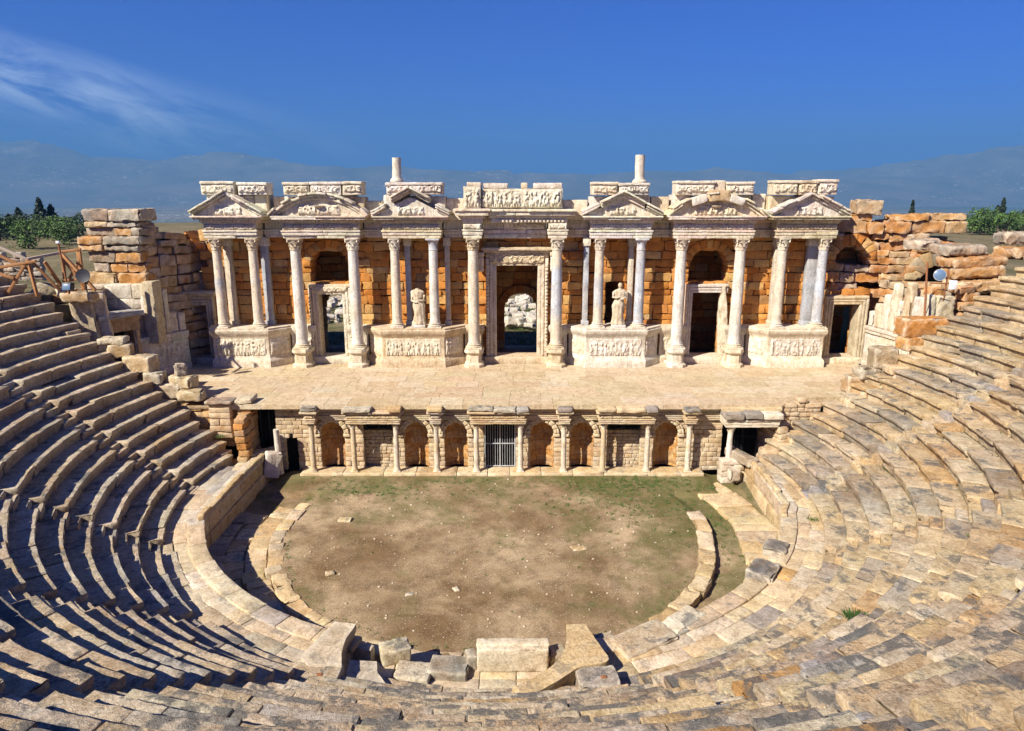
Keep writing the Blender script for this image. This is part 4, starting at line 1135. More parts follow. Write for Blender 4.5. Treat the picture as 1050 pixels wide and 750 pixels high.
# ------------------------------------------------------------------ statues
def statue(x, y, z, h, head, lab, flip=1):
    root = thing('statue', (x, y, z), lab, 'statue', 'marble statues on the podia')
    mb = MB(); box(mb, x - .40, x + .40, y - .32, y + .32, z, z + .17, (.62, .63, .64), res=.3, rough=.01); mb.build('base', M['marble'], root)
    mb = MB(); z0 = z + .17; H = h - .17
    prof = [(0, .40, .28), (.03, .41, .30), (.10, .35, .27), (.25, .31, .24), (.42, .335, .25), (.52, .345, .255), (.62, .27, .20), (.70, .29, .20), (.78, .35, .21), (.84, .375, .18), (.87, .33, .15), (.89, .22, .13), (.905, .12, .11), (.93, .09, .09)]
    if head: prof += [(.945, .10, .11), (.965, .125, .135), (1.0, .13, .145), (1.035, .105, .12), (1.06, .05, .06), (1.065, .01, .01)]
    else: prof = prof[:-2] + [(.90, .12, .11), (.925, .105, .10), (.93, .03, .03)]
    n = 40; R = []; sub = []
    for a, b in zip(prof[:-1], prof[1:]):
        for q in range(3): sub.append(tuple(u + (v - u) * q / 3 for u, v in zip(a, b)))
    sub.append(prof[-1])
    for t, rx, ry in sub:
        sway = .045 * sin(t * 5.2) * flip
        for i in range(n):
            a = 2 * pi * i / n; body = t < .88
            fold = (.055 * sin(a * 9 + 4 * t * flip) + .03 * sin(a * 17 + 9 * t)) * (1 if t < .5 else .55) if body else 0
            diag = .07 * max(0, sin((t * 9 + a * flip) * 2)) if .45 < t < .86 else 0
            k = 1 + fold + diag
            # bent arm held across the chest, forward knee
            arm_ = .13 * math.exp(-((t - (.68 + .05 * cos(a * flip))) / .03) ** 2) * max(0, -sin(a)) if body else 0
            knee = .22 * math.exp(-((t - .30) / .09) ** 2) * math.exp(-((a - (4.45 if flip > 0 else 5.0)) / .35) ** 2)
            k += arm_ + knee
            if head and t > .945: k += .16 * math.exp(-((t - .985) / .012) ** 2) * math.exp(-((a - 4.71) / .22) ** 2)
            R.append((x + sway + rx * k * cos(a), y + ry * k * sin(a), z0 + t * H / (1.065 if head else .955)))
    P = np.array(R); P = P + vec_noise(P, 7., 2) * .010; m = len(sub)
    F = [(r * n + k, r * n + (k + 1) % n, (r + 1) * n + (k + 1) % n, (r + 1) * n + k) for r in range(m - 1) for k in range(n)]
    mb.add(P, F, (.62, .54, .41))
    # forearms and hanging sleeve
    for s_ in (-1, 1):
        e1 = z0 + H * .64; tube(mb, [(x + s_ * .345, y - .03, e1 + .34), (x + s_ * .355, y - .10, e1 + .04), (x + s_ * .20, y - .26, e1 + .03 * s_ * flip), (x + s_ * .02, y - .27, e1 + .07 * s_ * flip)], [.085, .08, .065, .045], 10, (.62, .54, .41))
    mb.build('figure', M['marble'], root)
    return root
statue(X(-4.62, 13.5), 13.5, ZP, 2.35, False, 'headless marble statue of a draped figure on the podium left of the central doorway')
statue(X(6.95, 13.55), 13.55, ZP, 2.62, True, 'veiled marble statue with its head on the podium right of the central doorway', -1)

# ------------------------------------------------------------------ stage front (the low colonnade facing the orchestra)
PF = thing('arcaded_stage_wall', (.2, 6.0, 0), 'low arcaded wall under the stage edge with ten small columns, niches and a gate', 'stage wall')
YPW = 6.12
NICHE = [(-8.2, .60), (-4.0, .60), (-2.02, .58), (2.28, .60), (4.28, .60), (8.5, .60)]
ops = [arch(c + 11., w, 0, 1.92) for c, w in NICHE] + [rect(-6.65 + 11, -5.2 + 11, 0, 2.62), rect(-.62 + 11, .98 + 11, 0, 2.62), rect(5.55 + 11, 7.2 + 11, 0, 2.62), arch(-10.28 + 11, .30, 0, 1.5)]
mb = MB(); masonry(mb, (-11., YPW), (11.3, YPW), -.05, 3.36, .24, .24, .25, .6, ops, TAN, rough=.02, jit=.012, res=.25, rnd=.02)
mb.build('wall', M['ruin'], PF)
for c, w in NICHE:
    mb = MB(); V = []; T = []; n = 44; zs_ = 1.92; cz_ = [0.]
    while cz_[-1] < 2.6: cz_.append(cz_[-1] + rng.uniform(.2, .34))
    offs = [rng.uniform(0, 1) for _ in cz_]; cols = [[pick([((.58, .33, .12), 3), ((.54, .36, .17), 2), ((.60, .42, .22), 2), ((.50, .26, .08), 1)], .1) for _ in range(12)] for _ in cz_]
    rows = [(.05 + (zs_ - .05) * i / 34, 1.) for i in range(35)] + [(zs_ + w * sin(q), cos(q)) for q in np.linspace(0, pi / 2 - .04, 14)[1:]]
    for z, s_ in rows:
        ci = max(i_ for i_, q in enumerate(cz_) if q <= z); zj = min(abs(z - q) for q in cz_) < .018
        for i in range(n + 1):
            a = pi * i / n; u = a / pi * 4.2 + offs[ci]; uj = abs(u - round(u)) < .055
            g_ = .022 if (zj or uj) else 0.
            V.append((c + (w * s_ + g_) * cos(a), YPW + .10 + (w * s_ + g_) * .80 * sin(a), z)); cc = cols[ci][int(u + .5) % 12]; T.append(tuple(v * (.62 if g_ else 1.) for v in cc))
    V = np.array(V); V = V + vec_noise(V, 5., 3) * .022
    F = [(j * (n + 1) + i, (j + 1) * (n + 1) + i, (j + 1) * (n + 1) + i + 1, j * (n + 1) + i + 1) for j in range(len(rows) - 1) for i in range(n)]
    mb.add(V, F, np.array(T)); mb.build('niche', M['ruin'], PF)
    mb = MB(); voussoirs(mb, c, 1.92, w - .01, w + .16, YPW - .07, .3, 9, pal=TAN, rough=.01, res=.15); voussoirs(mb, c, 1.92, w + .165, w + .25, YPW - .12, .3, 9, pal=TAN, rough=.01, res=.15)
    for s_ in (-1, 1): box(mb, c + s_ * (w + .12) - .16, c + s_ * (w + .12) + .16, YPW - .10, YPW + .1, 1.78, 1.91, pick(TAN), res=.2)
    mb.build('archivolt', M['pave'], PF)
for x0, x1 in ((-6.75, -5.1), (5.45, 7.3)):
    mb = MB(); masonry(mb, (x0, YPW + .38), (x1, YPW + .38), -.05, 2.02, .3, .19, .2, .5, (), TAN, rough=.018, jit=.012, res=.2, rnd=.02); mb.build('infill', M['ruin'], PF)
mb = MB(); box(mb, -11.2, 11.4, 6.9, 7.0, -.3, 3.3, (.2, .15, .1), res=2.); mb.build('shade_backing', M['void'], PF)  # black sheet, paints the dark under the stage behind the openings
mb = MB()
for sa, sb in split(-9.7, 10.3, 1.0, 2.2): block(mb, ((sa + sb) / 2, 5.75, .0), (sb - sa - .015, .95, .24), res=.3, rnd=.03, rough=.018, chip=1.3, tint=pick(TAN))
mb.build('step', M['pave'], PF)
PX = [-9.09, -7.05, -4.94, -2.95, -.98, 1.2, 3.34, 5.29, 7.47, 9.51]
for x in PX:
    column(PF, x, 5.62, .12, 2.66, .135, rng.choice(['cream', 'tan', 'cream+tan']), None, .30, False, None, base_h=.15)
TW = [((.50, .44, .34), 4), ((.56, .48, .36), 3), ((.42, .38, .31), 2)]
mb = MB(); mf = MB(); mc = MB(); ms = MB()
secs = [(-9.09 - .26, -9.09 + .26, 5.36, True), (-7.05 - .26, -4.94 + .26, 5.36, True), (-2.95 - .26, -2.95 + .26, 5.36, True), (-.98 - .26, 1.2 + .26, 5.36, True), (3.34 - .26, 3.34 + .26, 5.36, True), (5.29 - .26, 7.47 + .26, 5.36, True), (9.51 - .26, 9.51 + .26, 5.36, True)]
rec = []
for a, b in zip(secs[:-1], secs[1:]): rec.append((a[1], b[0], 5.98, False))
rec.append((secs[-1][1], 11.1, 5.98, False))
for x0, x1, yf, proj_ in secs + rec:
    t = pick(TAN if rng.random() < .6 else TW, .05); yb = 6.5
    if proj_: x0 -= 0; 
    else: x0 += .004; x1 -= .004
    def lay(m, z0, z1, pr, tt):
        for sa, sb in split(x0, x1, .9, 2.4):
            a_ = sa - (pr if proj_ and sa == x0 else 0); b_ = sb + (pr if proj_ and sb == x1 else 0)
            box(m, a_ + .002, b_ - .002, yf - pr, yb, z0, z1, tuple(v * rng.uniform(.92, 1.06) for v in tt), res=.2, rough=.012, chip=1., rnd=.012)
    lay(mb, 2.662, 2.76, 0, t); lay(mb, 2.763, 2.87, .02, t); lay(mb, 2.873, 2.93, .05, t)
    lay(mf, 2.933, 3.13, 0, t); relief(mf, x0 + .02, x1 - .02, 2.94, 3.12, yf - .015, t, .05, .035, 'scroll', seed=int(x0 * 4) + 30)
    lay(mc, 3.133, 3.22, .07, t); lay(mc, 3.223, 3.32, .16, t)
    for sa, sb in split(x0 - (.12 if proj_ else 0), x1 + (.12 if proj_ else 0), .55, 1.5):
        if rng.random() < .03: continue
        dk = rng.random() < (.6 if proj_ else .25)
        block(ms, ((sa + sb) / 2, (yf - .22 + 6.4) / 2 + rng.gauss(0, .03), 3.43 + rng.gauss(0, .015)), (sb - sa - .02, 6.4 - yf + .22, .20), rz=rng.gauss(0, .012), rx=rng.gauss(0, .01), res=.15, rnd=.04, rough=.03, chip=1.8, tint=pick(GREY if dk else TAN, .1))
mb.build('architrave', M['pave'], PF); mf.build('frieze', M['pave'], PF); mc.build('cornice', M['pave'], PF); ms.build('top_slab', M['weather'], PF)

def gate(x0, x1, y, z0, z1, n, mat, lab, tw=.022):
    root = thing('gate', ((x0 + x1) / 2, y, z0), lab, 'gate', 'iron gates under the stage')
    mb = MB()
    for i in range(n):
        x = x0 + .05 + (x1 - x0 - .1) * i / (n - 1); tube(mb, [(x, y, z0 + .03), (x, y, z1)], tw * .55, 6, (.4, .4, .4))
    mb.build('bar', mat, root)
    mb = MB()
    for z in (z0 + .05, (z0 + z1) / 2, z1 - .03): box(mb, x0, x1, y - .03, y + .03, z - .025, z + .025, (.4, .4, .4), rough=0, chip=0)
    for x in (x0 + .02, (x0 + x1) / 2, x1 - .02): box(mb, x - .028, x + .028, y - .035, y + .035, z0, z1, (.4, .4, .4), rough=0, chip=0)
    mb.build('frame', mat, root)
gate(-.6, .96, 6.2, .12, 2.62, 13, M['steel'], 'light grey barred iron gate in the middle of the stage front')
gate(-6.6, -5.25, 6.3, 2.03, 2.62, 11, M['iron'], 'small dark grille high in the left walled bay of the stage front')
gate(5.6, 7.15, 6.3, 2.03, 2.62, 12, M['iron'], 'small dark grille high in the right walled bay of the stage front')
gate(-11.9, -10.98, 6.5, .95, 3.3, 8, M['iron'], 'dark iron gate in the side passage at the left end of the stage front')
gate(11.75, 13.2, 6.6, .6, 2.6, 10, M['iron'], 'dark iron gate under the lintel at the right end of the stage front')
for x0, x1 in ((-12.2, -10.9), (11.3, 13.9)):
    mb = MB(); box(mb, x0, x1, 8.2, 8.3, -.3, 3.3, (.05, .05, .05), res=2.); mb.build('shade_sheet', M['void'], PF)  # black sheets behind the side gates, darkness put in as colour

# left side passage
root = thing('passage_wall', (-12.6, 5.4, 0), 'orange block wall with two broken piers beside the dark left passage gate', 'wall')
mb = MB(); masonry(mb, (-12.0, 4.6), (-12.0, 6.6), -.1, 3.2, .5, .34, .4, .8, (), RUIN, rough=.04, jit=.03); masonry(mb, (-15.9, 6.35), (-12.5, 6.15), 1.2, 3.34, .5, .3, .4, .8, (), TAN, rough=.03, jit=.03)
mb.build('masonry', M['orange'], root)
mb = MB(); masonry(mb, (-14.0, 5.5), (-12.95, 5.5), 1.9, 3.65, .55, .30, .5, 1.1, (), TAN, rough=.03, jit=.02); block(mb, (-13.45, 5.75, 3.74), (1.3, .8, .16), res=.15, rnd=.04, rough=.03, chip=1.6, tint=pick(GREY))
masonry(mb, (-12.7, 5.75), (-12.05, 5.75), 1.2, 3.6, .6, .32, .5, .9, (), TAN, rough=.03, jit=.02); block(mb, (-12.35, 6.05, 3.72), (.9, .9, .22), rx=.08, ry=-.15, res=.15, rnd=.04, rough=.03, chip=1.6, tint=pick(TAN))
mb.build('pier', M['ruin'], root)
mb = MB(); box(mb, -12.0, -10.9, 6.3, 7.3, 3.31, 3.46, pick(TAN), rough=.02, chip=1.2, res=.2); mb.build('lintel', M['ruin'], root)
root = thing('broken_column', (-10.68, 5.35, .1), 'small pale column shaft without capital at the left end of the stage front', 'column')
mb = MB(); lathe(mb, [(.17, 0), (.17, .06)] + [(.155 - .02 * i / 6, .1 + 2.2 * i / 6) for i in range(7)], (-10.68, 5.35, .1), 18, (.66, .62, .54), .015, lean=(-.02, 0)); mb.build('shaft', M['shaft'], root)
loose('stone_block', (-10.95, 5.0, .1), (.75, .55, 1.25), rz=.5, ry=.22, pal=MARBLE, label='grey white marble chunk leaning at the left end of the orchestra wall', mat='marble')
loose('stone_block', (-11.55, 5.55, .9), (1.25, .7, .35), rz=.5, pal=TAN, label='tan slab lying at the left end of the orchestra wall before the dark gate')
# right pavilion
root = thing('side_porch', (12.3, 5.8, .6), 'small porch at the right end of the stage front, one pale column under a lintel', 'porch')
column(root, 11.42, 5.28, .45, 2.6, .15, 'white', None, .32, False, None, base_h=.15)
mb = MB(); t = pick(MARBLE)
for z0, z1, pr in ((2.602, 2.74, 0), (2.743, 2.92, .03), (2.923, 3.0, .08)): box(mb, 11.1 - pr, 13.65 + pr, 5.05 - pr, 6.4, z0, z1, t, res=.2, rough=.012, chip=1.)
mb.build('architrave', M['pave'], root)
mb = MB()
for sa, sb in split(11.0, 13.8, .8, 1.4): block(mb, ((sa + sb) / 2, 5.6, 3.16 + rng.gauss(0, .02)), (sb - sa - .02, 1.5, .28), res=.14, rnd=.04, rough=.035, chip=1.8, tint=pick(GREY if sa < 12.5 else MARBLE))
box(mb, 11.0, 13.9, 5.4, 6.6, 3.3, 3.46, pick(TAN), rough=.02, chip=1., res=.3)
mb.build('top_slab', M['weather'], root)
mb = MB(); masonry(mb, (13.25, 6.8), (13.75, 5.0), .5, 2.6, .5, .3, .4, .8, (), TAN, rough=.03, jit=.03); mb.build('rubble_wall', M['ruin'], root); mb = MB(); masonry(mb, (13.8, 5.75), (16.0, 5.85), 1.5, lambda u: 3.75 - .1 * sin(u * 4), .5, .24, .3, .7, (), TAN, rough=.03, jit=.03); mb.build('rubble_wall', M['ruin'], root)
mb = MB(); masonry(mb, (10.95, 4.75), (12.1, 4.85), -.2, 1.0, .5, .36, .5, .9, (), MARBLE, rough=.03, jit=.02)
mb.build('rubble_wall', M['ruin'], root)
loose('stone_block', (11.9, 4.9, .95), (.5, 1.9, .42), rz=.35, pal=GREY, label='grey coping block sloping at the right end of the orchestra wall by the small porch')
loose('stone_block', (11.5, 4.55, .1), (.5, .45, .6), rz=.3, pal=MARBLE, label='cream carved block at the foot of the small porch column')

# retaining walls under the ends of the seating
for sgn, lab in ((-1, 'stepped retaining wall carrying the stage end of the left seating'), (1, 'stepped retaining wall carrying the stage end of the right seating')):
    mb = MB()
    def zt(u):
        return Z0 + RH * math.floor((12.9 + u * .985 - R0 - .02) / TR) - .05
    if sgn < 0: masonry(mb, (-12.9, 5.15), (-26.5, 8.5), -.2, zt, .8, .42, .6, 1.2, (), TAN, rough=.03, jit=.03)
    else:
        masonry(mb, (24.6, 7.25), (20.9, 6.05), 3.0, lambda u: Z0 + RH * math.floor((24.6 - u * .95 - R0) / TR) - .05, .8, .42, .6, 1.2, (), TAN, rough=.03, jit=.03)
        masonry(mb, (20.9, 6.0), (12.9, 5.5), -.2, lambda u: Z0 + RH * math.floor((20.9 - u - R0) / TR) - .05, .8, .42, .6, 1.2, (), TAN, rough=.03, jit=.03)
    tag(mb.build('retaining_wall', M['ruin']), lab, 'wall')

# ------------------------------------------------------------------ carved side walls of the stage
def frame_of(p0, p1):
    p0 = np.array(p0, float); p1 = np.array(p1, float); L = np.linalg.norm(p1 - p0); t = (p1 - p0) / L; n = np.array([t[1], -t[0]])
    return L, (lambda P: np.c_[p0 + P[:, :1] * t - P[:, 1:2] * n, P[:, 2]])
root = thing('side_wall', (-19.3, 10.8, 3.6), 'carved white side wall left of the stage with a framed doorway', 'wall')
L, fn = frame_of((-20.75, 8.8), (-18.1, 13.0))
mb = MB(); t = pick(MARBLE)
D0, D1 = .55, 1.75
for a, b in ((-.9, D0), (D1, L)):
    for z0, z1, v in ((3.6, 3.95, -.06), (3.953, 5.45, 0), (5.453, 5.62, -.08), (5.623, 5.85, -.13)):
        for sa, sb in split(a, b, .8, 1.4): box(mb, sa + .004, sb - .004, v, .6, z0, z1, tuple(q * rng.uniform(.9, 1.05) for q in t), res=.25, rough=.015, chip=1., fn=fn)
relief(mb, D1 + .6, L - .2, 4.1, 5.3, -.01, t, .07, .05, 'figures', fn=fn, seed=12)
mb.build('dado', M['marble'], root)
mb = MB()
for sa, sb, z1, v, lean_ in ((2.55, 3.0, 8.1, .0, 0), (3.02, 3.65, 7.1, .1, 0), (3.67, 4.0, 8.35, -.02, 0), (4.02, 4.5, 7.0, .1, 0), (4.52, 4.95, 6.9, .05, 0)):
    block(mb, ((sa + sb) / 2, v + .2, (5.85 + z1) / 2), (sb - sa - .02, .4, z1 - 5.85), res=.16, rnd=.05, rough=.02, chip=2., tint=pick(MARBLE), fn=fn)
mb.build('standing_slab', M['marble'], root)
mb = MB(); tt = (.52, .33, .15)
for sa, sb in ((D0 - .32, D0), (D1, D1 + .34)):
    box(mb, sa, sb, -.12, .6, 3.6, 6.4, tt, res=.25, rough=.015, fn=fn); box(mb, sa + .08, sb - .08, -.18, .1, 3.6, 6.4, tt, res=.25, rough=.015, fn=fn)
box(mb, D0 - .34, D1 + .36, -.14, .6, 6.403, 7.0, tt, res=.2, rough=.02, chip=1., fn=fn); box(mb, D0 - .4, D1 + .42, -.22, .6, 7.003, 7.18, tt, res=.2, rough=.02, chip=1., fn=fn)
box(mb, D0 - .7, D1 + .55, -.45, 1.0, 7.183, 7.42, (.40, .40, .39), res=.2, rough=.03, chip=1.5, fn=fn)
mb.build('doorframe', M['carved'], root)
mb = MB(); box(mb, D0, D1, .9, 1.0, 3.4, 6.5, (.02, .02, .02), fn=fn); mb.build('shade_panel', M['void'], root)  # black panel painted as the shade inside the doorway
for c, s_, rz_, lab in (((-20.5, 8.9, 6.0), (.6, .5, 2.6), .35, 'leaning white pillar slab at the left end of the carved side wall'), ((-21.1, 8.4, 6.1), (1.0, .6, 2.15), .3, 'broad upright white slab next to the top of the left seating rows')):
    loose('stone_slab', c, s_, rz=rz_, ry=-.07, pal=MARBLE, label=lab, cat='stone slab', mat='marble')
root = thing('ruined_wall', (-20.2, 11.4, 7.2), 'lit cream block wall below the stacked ruin pier on the left, rail shadow across it', 'wall')
mb = MB(); masonry(mb, (-22.4, 10.8), (-18.9, 11.2), 5.4, 8.75, .7, .62, .9, 1.7, (), MARBLE, rough=.02, jit=.02); box(mb, -19.35, -18.75, 10.9, 11.8, 5.5, 8.9, pick(MARBLE), res=.2, rough=.02, chip=1.)
mb.build('masonry', M['marble'], root)

root = thing('side_wall', (22.2, 11.2, 3.6), 'sunlit carved side wall of the stage on the right with broken upright slabs', 'wall')
L, fn = frame_of((21.75, 13.75), (22.75, 8.6))
mb = MB(); t = pick(MARBLE)
for z0, z1, v in ((3.6, 3.95, -.06), (3.953, 5.6, 0), (5.603, 5.8, -.09), (5.803, 6.0, -.14)):
    for sa, sb in split(0, L, .8, 1.4): box(mb, sa + .004, sb - .004, v, .6, z0, z1, tuple(q * rng.uniform(.9, 1.05) for q in t), res=.25, rough=.015, chip=1., fn=fn)
relief(mb, .3, L - .6, 4.1, 5.4, -.01, t, .06, .05, 'figures', fn=fn, seed=14)
mb.build('dado', M['marble'], root)
mb = MB()
for sa, sb, z1 in ((.1, .55, 6.9), (.57, 1.1, 7.4), (1.12, 1.7, 8.0), (1.72, 2.25, 8.7), (2.3, 2.65, 7.8), (2.7, 3.3, 8.9), (3.35, 4.2, 8.2), (4.2, 5.0, 7.6)):
    block(mb, ((sa + sb) / 2, .2, (6.0 + z1) / 2), (sb - sa - .02, .4, z1 - 6.0), res=.15, rnd=.06, rough=.025, chip=2.2, tint=pick(MARBLE), fn=fn, pre=lambda P: np.c_[P[:, 0] * (1 - .35 * np.clip(P[:, 2] - .3, 0, 1)), P[:, 1], P[:, 2]])
mb.build('standing_slab', M['marble'], root)

mb = MB(); masonry(mb, (22.55, 14.3), (23.6, 8.3), 3.3, lambda u: 8.5 + .45 * sin(u * 2.3), .9, .46, .5, 1.3, (), ORANGE + [(c, 1.5) for c, w in RUIN], rough=.07, jit=.12, rnd=.035, chip=2.4, vary=.3, wild=1., res=.2)
tag(mb.build('ruined_wall', M['ruin']), 'orange block wall rising behind the broken upright slabs at right', 'wall')
mb = MB(); masonry(mb, (-24.2, 8.9), (-21.0, 9.9), 5.6, lambda u: 8.5 + .15 * sin(u * 3), .8, .5, .6, 1.4, (), RUIN, rough=.06, jit=.08, rnd=.06, chip=2.2, vary=.25)
tag(mb.build('ruined_wall', M['ruin']), 'rough block wall behind the leaning white slabs at the top of the left rows', 'wall')

# ------------------------------------------------------------------ ruins at both ends
root = thing('ruined_pier', (-20.4, 12.6, 7.5), 'tall stack of huge weathered grey and orange blocks left of the facade', 'ruin')
mb = MB()
L, fn = frame_of((-22.9, 12.1), (-19.3, 11.7)); L2, fn2 = frame_of((-19.45, 11.9), (-17.75, 15.2))
for z0, z1, a, b, ov in ((7.2, 8.2, -.2, L, .1), (8.2, 8.62, .3, L, .05), (8.62, 9.3, .0, L, .2), (9.3, 9.85, .45, L - .1, -.05), (9.85, 10.5, .25, L - .2, .1), (10.5, 10.85, -.1, L - .2, .25), (10.85, 11.3, -.1, L, .3), (11.75, 12.1, .3, L - .2, .05), (12.1, 12.75, .3, L + .1, .15), (11.3, 11.75, .25, L, .0)):
    for sa, sb in split(a, b, .9, 2.0):
        block(mb, ((sa + sb) / 2, .7 - ov + rng.gauss(0, .06), (z0 + z1) / 2), (sb - sa - .04, 1.6, z1 - z0 - .03), ry=rng.gauss(0, .012), rz=rng.gauss(0, .02), res=.14, rnd=.07, rough=.05, chip=2., tint=pick([((.40, .37, .31), 4), ((.30, .28, .24), 3), ((.52, .27, .08), 5), ((.50, .36, .2), 3)] if z0 > 8.5 else ORANGE, .15), fn=fn)
mb.build('front_stack', M['ruin'], root)
mb = MB(); masonry(mb, (-19.5, 11.95), (-17.7, 15.4), 3.6, lambda u: 11.9 - .25 * u, 1.2, .5, .7, 1.4, (), [((.34, .31, .27), 3), ((.42, .27, .13), 4), ((.38, .21, .07), 3)], rough=.06, jit=.1, rnd=.04, chip=2.2, vary=.3, wild=1.)
mb.build('side_stack', M['ruin'], root)
mb = MB(); voussoirs(mb, -16.95, 9.5, 1.35, 2.2, 14.8, 1.2, 3, a0=pi, a1=pi * .66, pal=ORANGE, rough=.04); masonry(mb, (-19.2, 14.7), (-18.3, 14.7), 7.6, 9.5, 1.1, .5, .5, .9, (), ORANGE, rough=.04, jit=.04)
mb.build('broken_arch', M['orange'], root)
for i, (c, s_, lab) in enumerate((((-18.9, 18.4, 10.2), (1.3, .9, .95), 'pale boulder behind the broken arch, nearest the ruin pier'), ((-17.6, 18.6, 10.4), (1.4, .9, 1.05), 'pale boulder behind the broken arch, next to the facade'))):
    loose('boulder', c, s_, rz=.2 + i, pal=GREY, label=lab, cat='boulder', rough=.07, rnd=.2)
loose('stone_block', (-18.0, 15.2, 7.9), (2.2, 1.0, .7), rz=.05, pal=RUIN, label='long block on the wall above the dark doorway at the left end of the facade')
mb = MB(); masonry(mb, (-21.5, 17.6), (-16.9, 17.9), 3., 10.3, .9, .55, .8, 1.6, (), RUIN, rough=.05, jit=.06, rnd=.06); tag(mb.build('ruined_wall', M['ruin']), 'low weathered wall behind the broken arch at the left of the facade', 'wall')

root = thing('ruined_wall', (23.2, 15.2, 7.), 'massive orange ruin wall right of the facade with a small arch', 'ruin')
def rt(u):
    x = u + 19.1
    return 13.15 if 20.9 < x < 22.6 else (12.75 if x > 25. else 12.55 if x > 22.6 else 12.2)
mb = MB(); masonry(mb, (19.1, 15.3), (27.2, 14.4), 7.4, rt, 1.5, .58, .8, 2.1, [arch(1.9, .85, 9.2, 9.75), arch(6.75, .8, 8.3, 8.6)], ORANGE + [(c, 2.2) for c, w in RUIN], rough=.08, jit=.15, rnd=.035, chip=2.6, vary=.35, skip=.05, res=.18, wild=1.)
masonry(mb, (22.0, 15.3), (27.2, 14.8), 3.0, 7.4, 1.5, .58, .8, 2.1, (), ORANGE + [(c, 2.2) for c, w in RUIN], rough=.07, jit=.1, rnd=.04, chip=2.)
mb.build('masonry', M['ruin'], root)
mb = MB(); L, fn = frame_of((19.1, 15.15), (27.2, 14.25)); voussoirs(mb, 1.9, 9.75, .85, 1.5, .0, 1.2, 9, pal=ORANGE, rough=.05, fn=fn); voussoirs(mb, 6.75, 8.6, .8, 1.7, -.1, 1.4, 7, pal=RUIN, rough=.05, fn=fn); mb.build('small_arch', M['orange'], root)
mb = MB(); masonry(mb, (19.5, 17.0), (27.5, 16.4), 6.6, 11., .8, .6, .8, 1.8, (), ORANGE, rough=.05, jit=.05, rnd=.06); mb.build('back_wall', M['orange'], root)
slabs = [((24.7, 10.9, 10.4), (2.3, 1.6, .5), .12, 'topmost slanting slab of the boulder heap right of the side wall'), ((25.1, 10.3, 9.85), (2.9, 1.7, .5), .05, 'second slab from the top of the boulder heap on the right'), ((25.0, 9.9, 9.3), (2.6, 1.6, .55), -.06, 'third slab from the top, rounded, in the boulder heap on the right'),
         ((25.2, 9.4, 8.65), (3.3, 1.5, .6), .02, 'lowest long slab under the boulder heap on the right'), ((28.0, 10.6, 10.2), (2.4, 1.6, .6), .2, 'big flat block at the right edge of the seating top'), ((28.2, 11.6, 10.9), (1.7, 1.3, .65), -.1, 'dark squared block lying on top at the far right edge'),
         ((23.5, 12.2, 10.6), (1.6, 1.2, .5), .3, 'tilted pale slab leaning on the end of the orange ruin wall')]
for c, s_, rz_, lab in slabs: loose('boulder', c, s_, rz=rz_, ry=rng.uniform(-.08, .08), rx=rng.uniform(-.05, .05), pal=RUIN if rng.random() < .5 else GREY, label=lab, cat='boulder', mat='ruin', rough=.07, rnd=.14)
mb = MB(); masonry(mb, (22.5, 11.2), (28.9, 9.9), 6.2, 8.8, 1.2, .55, .8, 1.7, (), RUIN, rough=.05, jit=.08, rnd=.06); tag(mb.build('ruined_wall', M['ruin']), 'rough block footing under the boulder heap at right', 'wall')
for c, s_, rz_, pal, lab in (
        ((21.0, 7.0, 6.75), (2.3, 1.0, .9), .05, ORANGE, 'long orange boulder at the top of the stage end of the right seating'), ((20.25, 6.5, 6.15), (1.0, .9, .6), .2, ORANGE, 'rounded orange block one step below the long orange boulder on the right'),
        ((18.95, 6.35, 5.3), (1.15, .95, 1.0), -.1, RUIN, 'brown rounded block above the stage edge on the right'), ((17.6, 6.3, 4.05), (.85, .8, .85), .1, RUIN, 'lowest brown block at the right corner of the stage floor'), ((18.15, 6.25, 4.75), (1.1, .75, .6), .2, RUIN, 'grey capped block one step above the right stage corner'),
        ((22.75, 8.3, 7.3), (.95, .5, 1.25), .1, MARBLE, 'white upright slab beside the rusty lamp pole on the right'), ((22.05, 8.3, 7.3), (.4, .45, 1.3), .0, MARBLE, 'narrow white pillar fragment left of the upright slab on the right'),
        ((-19.05, 7.05, 6.32), (1.25, .8, .33), .15, MARBLE, 'flat white slab on top of two blocks at the ends of the left rows'), ((-18.7, 7.0, 5.68), (1.05, .75, .63), .2, TAN, 'tan block under the flat white slab at the ends of the left rows'),
        ((-17.7, 6.85, 4.95), (1.45, .9, .82), -.1, TAN, 'large tan cube at the ends of the left rows above the stage'), ((-17.0, 6.65, 4.4), (.9, .75, .6), .1, GREY, 'grey block between the tan cube and the stage floor on the left'),
        ((-15.7, 6.9, 4.12), (1.2, .85, .62), -.2, TAN, 'tan block lying at the left edge of the stage floor'), ((-15.8, 6.9, 4.72), (.55, .5, .6), .6, GREY, 'small pointed grey stone sitting on the tan block at the stage edge'),
        ((-15.15, 6.4, 3.6), (1.2, .7, .5), .1, TAN, 'thin slab lying at the left stage corner above the passage'), ((-16.4, 6.9, 3.6), (1.4, .9, .8), .0, TAN, 'squat tan block under the stage edge blocks on the left'), ((-22.7, 8.3, 8.6), (.95, .6, .6), .4, MARBLE, 'white broken stone in front of the wooden railing, larger one'), ((-21.8, 8.2, 8.5), (.75, .5, .42), -.4, MARBLE, 'white broken stone in front of the wooden railing, smaller one'),
        ((-20.9, 7.9, 8.3), (1.5, .8, .5), .1, RUIN, 'flat brown block under the lamp pole at the top of the left seating')):
    loose('stone_block', c, s_, rz=rz_, pal=pal, label=lab, rough=.05, rnd=.09)

